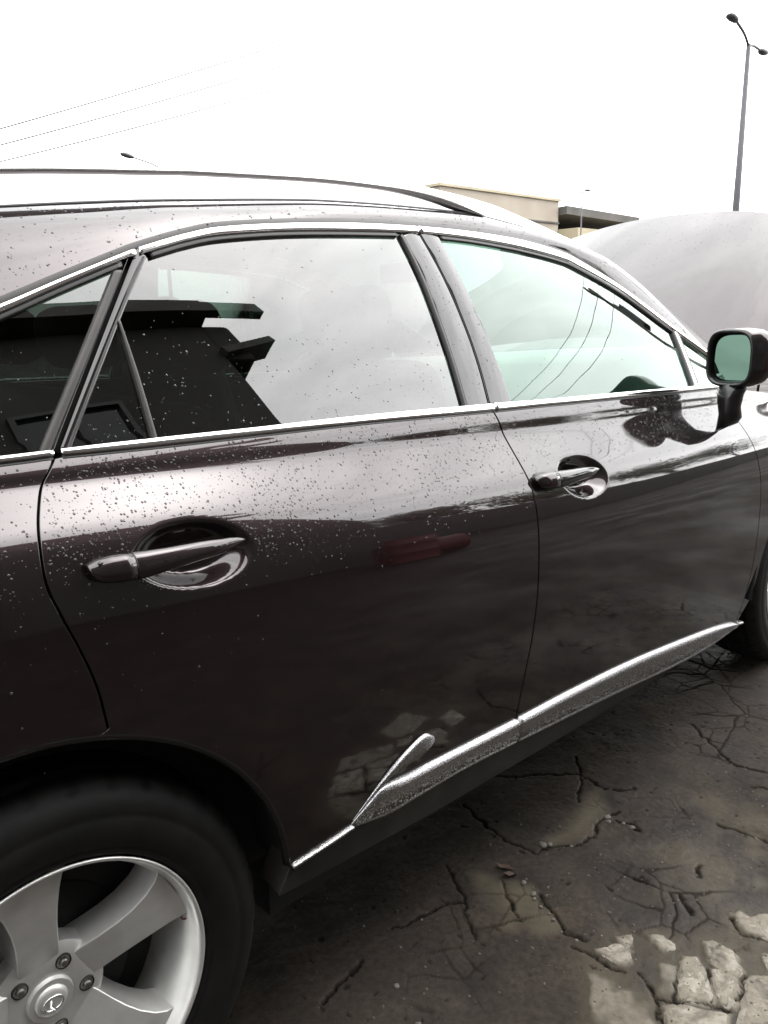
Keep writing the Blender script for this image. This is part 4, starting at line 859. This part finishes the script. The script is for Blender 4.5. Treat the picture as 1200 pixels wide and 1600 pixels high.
# two-storey block opposite the car (mirrored in the rear windows)
bk = empty('apartment_block', (0,-5.2,0)); tag(bk, 'dark two-storey block with flat roof mirrored in the rear side windows', 'building')
box('wall', (-4.2,-4.0,4.1), (19.6,8.0,8.2), 'wall_grey', bk)
box('roof_slab', (-4.2,-3.9,8.42), (19.8,8.6,.36), 'roof_dark', bk); box('roof_beam', (6.28,.28,8.42), (1.16,.22,.30), 'roof_dark', bk)
box('bay', (5.9,-1.0,7.72), (.62,2.0,1.04), 'wall_grey', bk, bev=.08); box('canopy', (6.15,-.1,7.5), (1.2,.5,.16), 'roof_dark', bk, rot=R_('Y',-16))
windows(bk, [(x, x+1.3, z, z+1.4) for z in (1.2,4.9) for x in (-12,-8.5,-5,-1.5,2.2)], 0, d=1)
box('door', (.6,.03,1.05), (.95,.08,2.1), 'frame', bk)
# low perimeter wall farther along and trees over it
bw = empty('yard_wall', (22,-9,0)); tag(bw, 'grey block yard wall opposite the car below the trees', 'wall')
box('wall_panel', (0,0,1.2), (32,.22,2.4), 'wall_grey', bw); box('coping', (0,0,2.45), (32.1,.34,.1), 'roof_dark', bw)
# unseen red drum, added in place of a parked car for the door reflection
M['red'] = mat('red_enamel', (.085,.009,.008), .6)
dr = empty('stand_in_drum', (4.75,-4.2,0)); tag(dr, 'unseen red drum added in place of a parked car, mirrored in the rear door', 'drum')
def vlathe(name, prof, m_, parent, seg=40):
    a = np.linspace(0,2*np.pi,seg,endpoint=False); return loft(name, [np.stack([r_*np.cos(a), r_*np.sin(a), np.full(seg,z_)],-1) for r_, z_ in prof], m_, parent)
vlathe('shell', [(.285,0),(.29,.01),(.285,.03),(.283,.27),(.292,.285),(.292,.30),(.283,.315),(.283,.56),(.292,.575),(.292,.59),(.283,.605),(.283,.85)], 'red', dr)
vlathe('rim', [(.27,.845),(.292,.845),(.295,.865),(.288,.878),(.275,.878),(.27,.86)], 'red', dr); vlathe('lid', [(.27,.845),(.268,.858)], 'red', dr)
d2 = copy_tree(dr); d2.location = (5.35,-4.1,.29); d2.rotation_euler = (math.radians(90),0,math.radians(-62)); d2['label'] = 'second unseen red drum, added on its side to widen the red reflection'
# trees over the yard wall
M['bark'] = mat('bark', (.06,.045,.032), .9)
lf_ = M['foliage'] = mat('foliage', (.035,.07,.022), .6)
z = noise_node(lf_, .9, 3); n, l, b = nodes(lf_); l.new(ramp(lf_, z.outputs['Fac'], [(.3,(.022,.045,.014)),(.7,(.06,.10,.03))]), b.inputs['Base Color'])
def tree_mesh(seed, hgt, rad, nleaf=2600):
    r = np.random.default_rng(seed)
    cl = r.normal(size=(16,3)); cl /= np.linalg.norm(cl,axis=1)[:,None]; cl = cl*rad*(.35+.5*r.random((16,1))); cl[:,2] = cl[:,2]*.75+hgt
    idx = r.integers(0,16,nleaf); d = r.normal(size=(nleaf,3)); P = cl[idx]+d*rad*.22
    a = r.normal(size=(nleaf,3)); a /= np.linalg.norm(a,axis=1)[:,None]; b_ = np.cross(a, r.normal(size=(nleaf,3))); b_ /= np.linalg.norm(b_,axis=1)[:,None]; s = .09+.07*r.random((nleaf,1))
    V = np.stack([P-a*s, P+b_*s*.5, P+a*s, P-b_*s*.5],1).reshape(-1,3); F = np.arange(nleaf*4).reshape(-1,4); return V, F, cl
for i, (x, y, hgt, rad, t) in enumerate([(9.2,-10.6,3.3,1.5,'leafy tree just beyond the corner of the dark block'),(13.2,-11.2,3.7,1.7,'rounded leafy tree behind the yard wall, next to the tree by the block'),(18.5,-12.0,4.4,2.0,'tall leafy tree behind the middle of the yard wall'),(25.5,-11.5,5.2,2.3,'largest leafy tree behind the yard wall'),(33,-11.5,6.0,2.5,'leafy tree behind the end of the yard wall')]):
    e_ = empty('tree', (x,y,0)); tag(e_, t, 'tree', 'trees behind the yard wall')
    V, F, cl = tree_mesh(300+i, hgt, rad); mk('crown', V, F, 'foliage', e_, smooth=False)
    bmv = tube('trunk', [(0,0,0),(.05,.03,hgt*.4),(0,0,hgt*.9)], [.18,.13,.06], 'bark', e_, seg=10)
    for k in range(5): tube('limb', [(.02,.01,hgt*(.45+.07*k)),tuple(cl[k]*.6+np.array([0,0,hgt*.4])),tuple(cl[k])], [.06,.04,.015], 'bark', e_, seg=6)
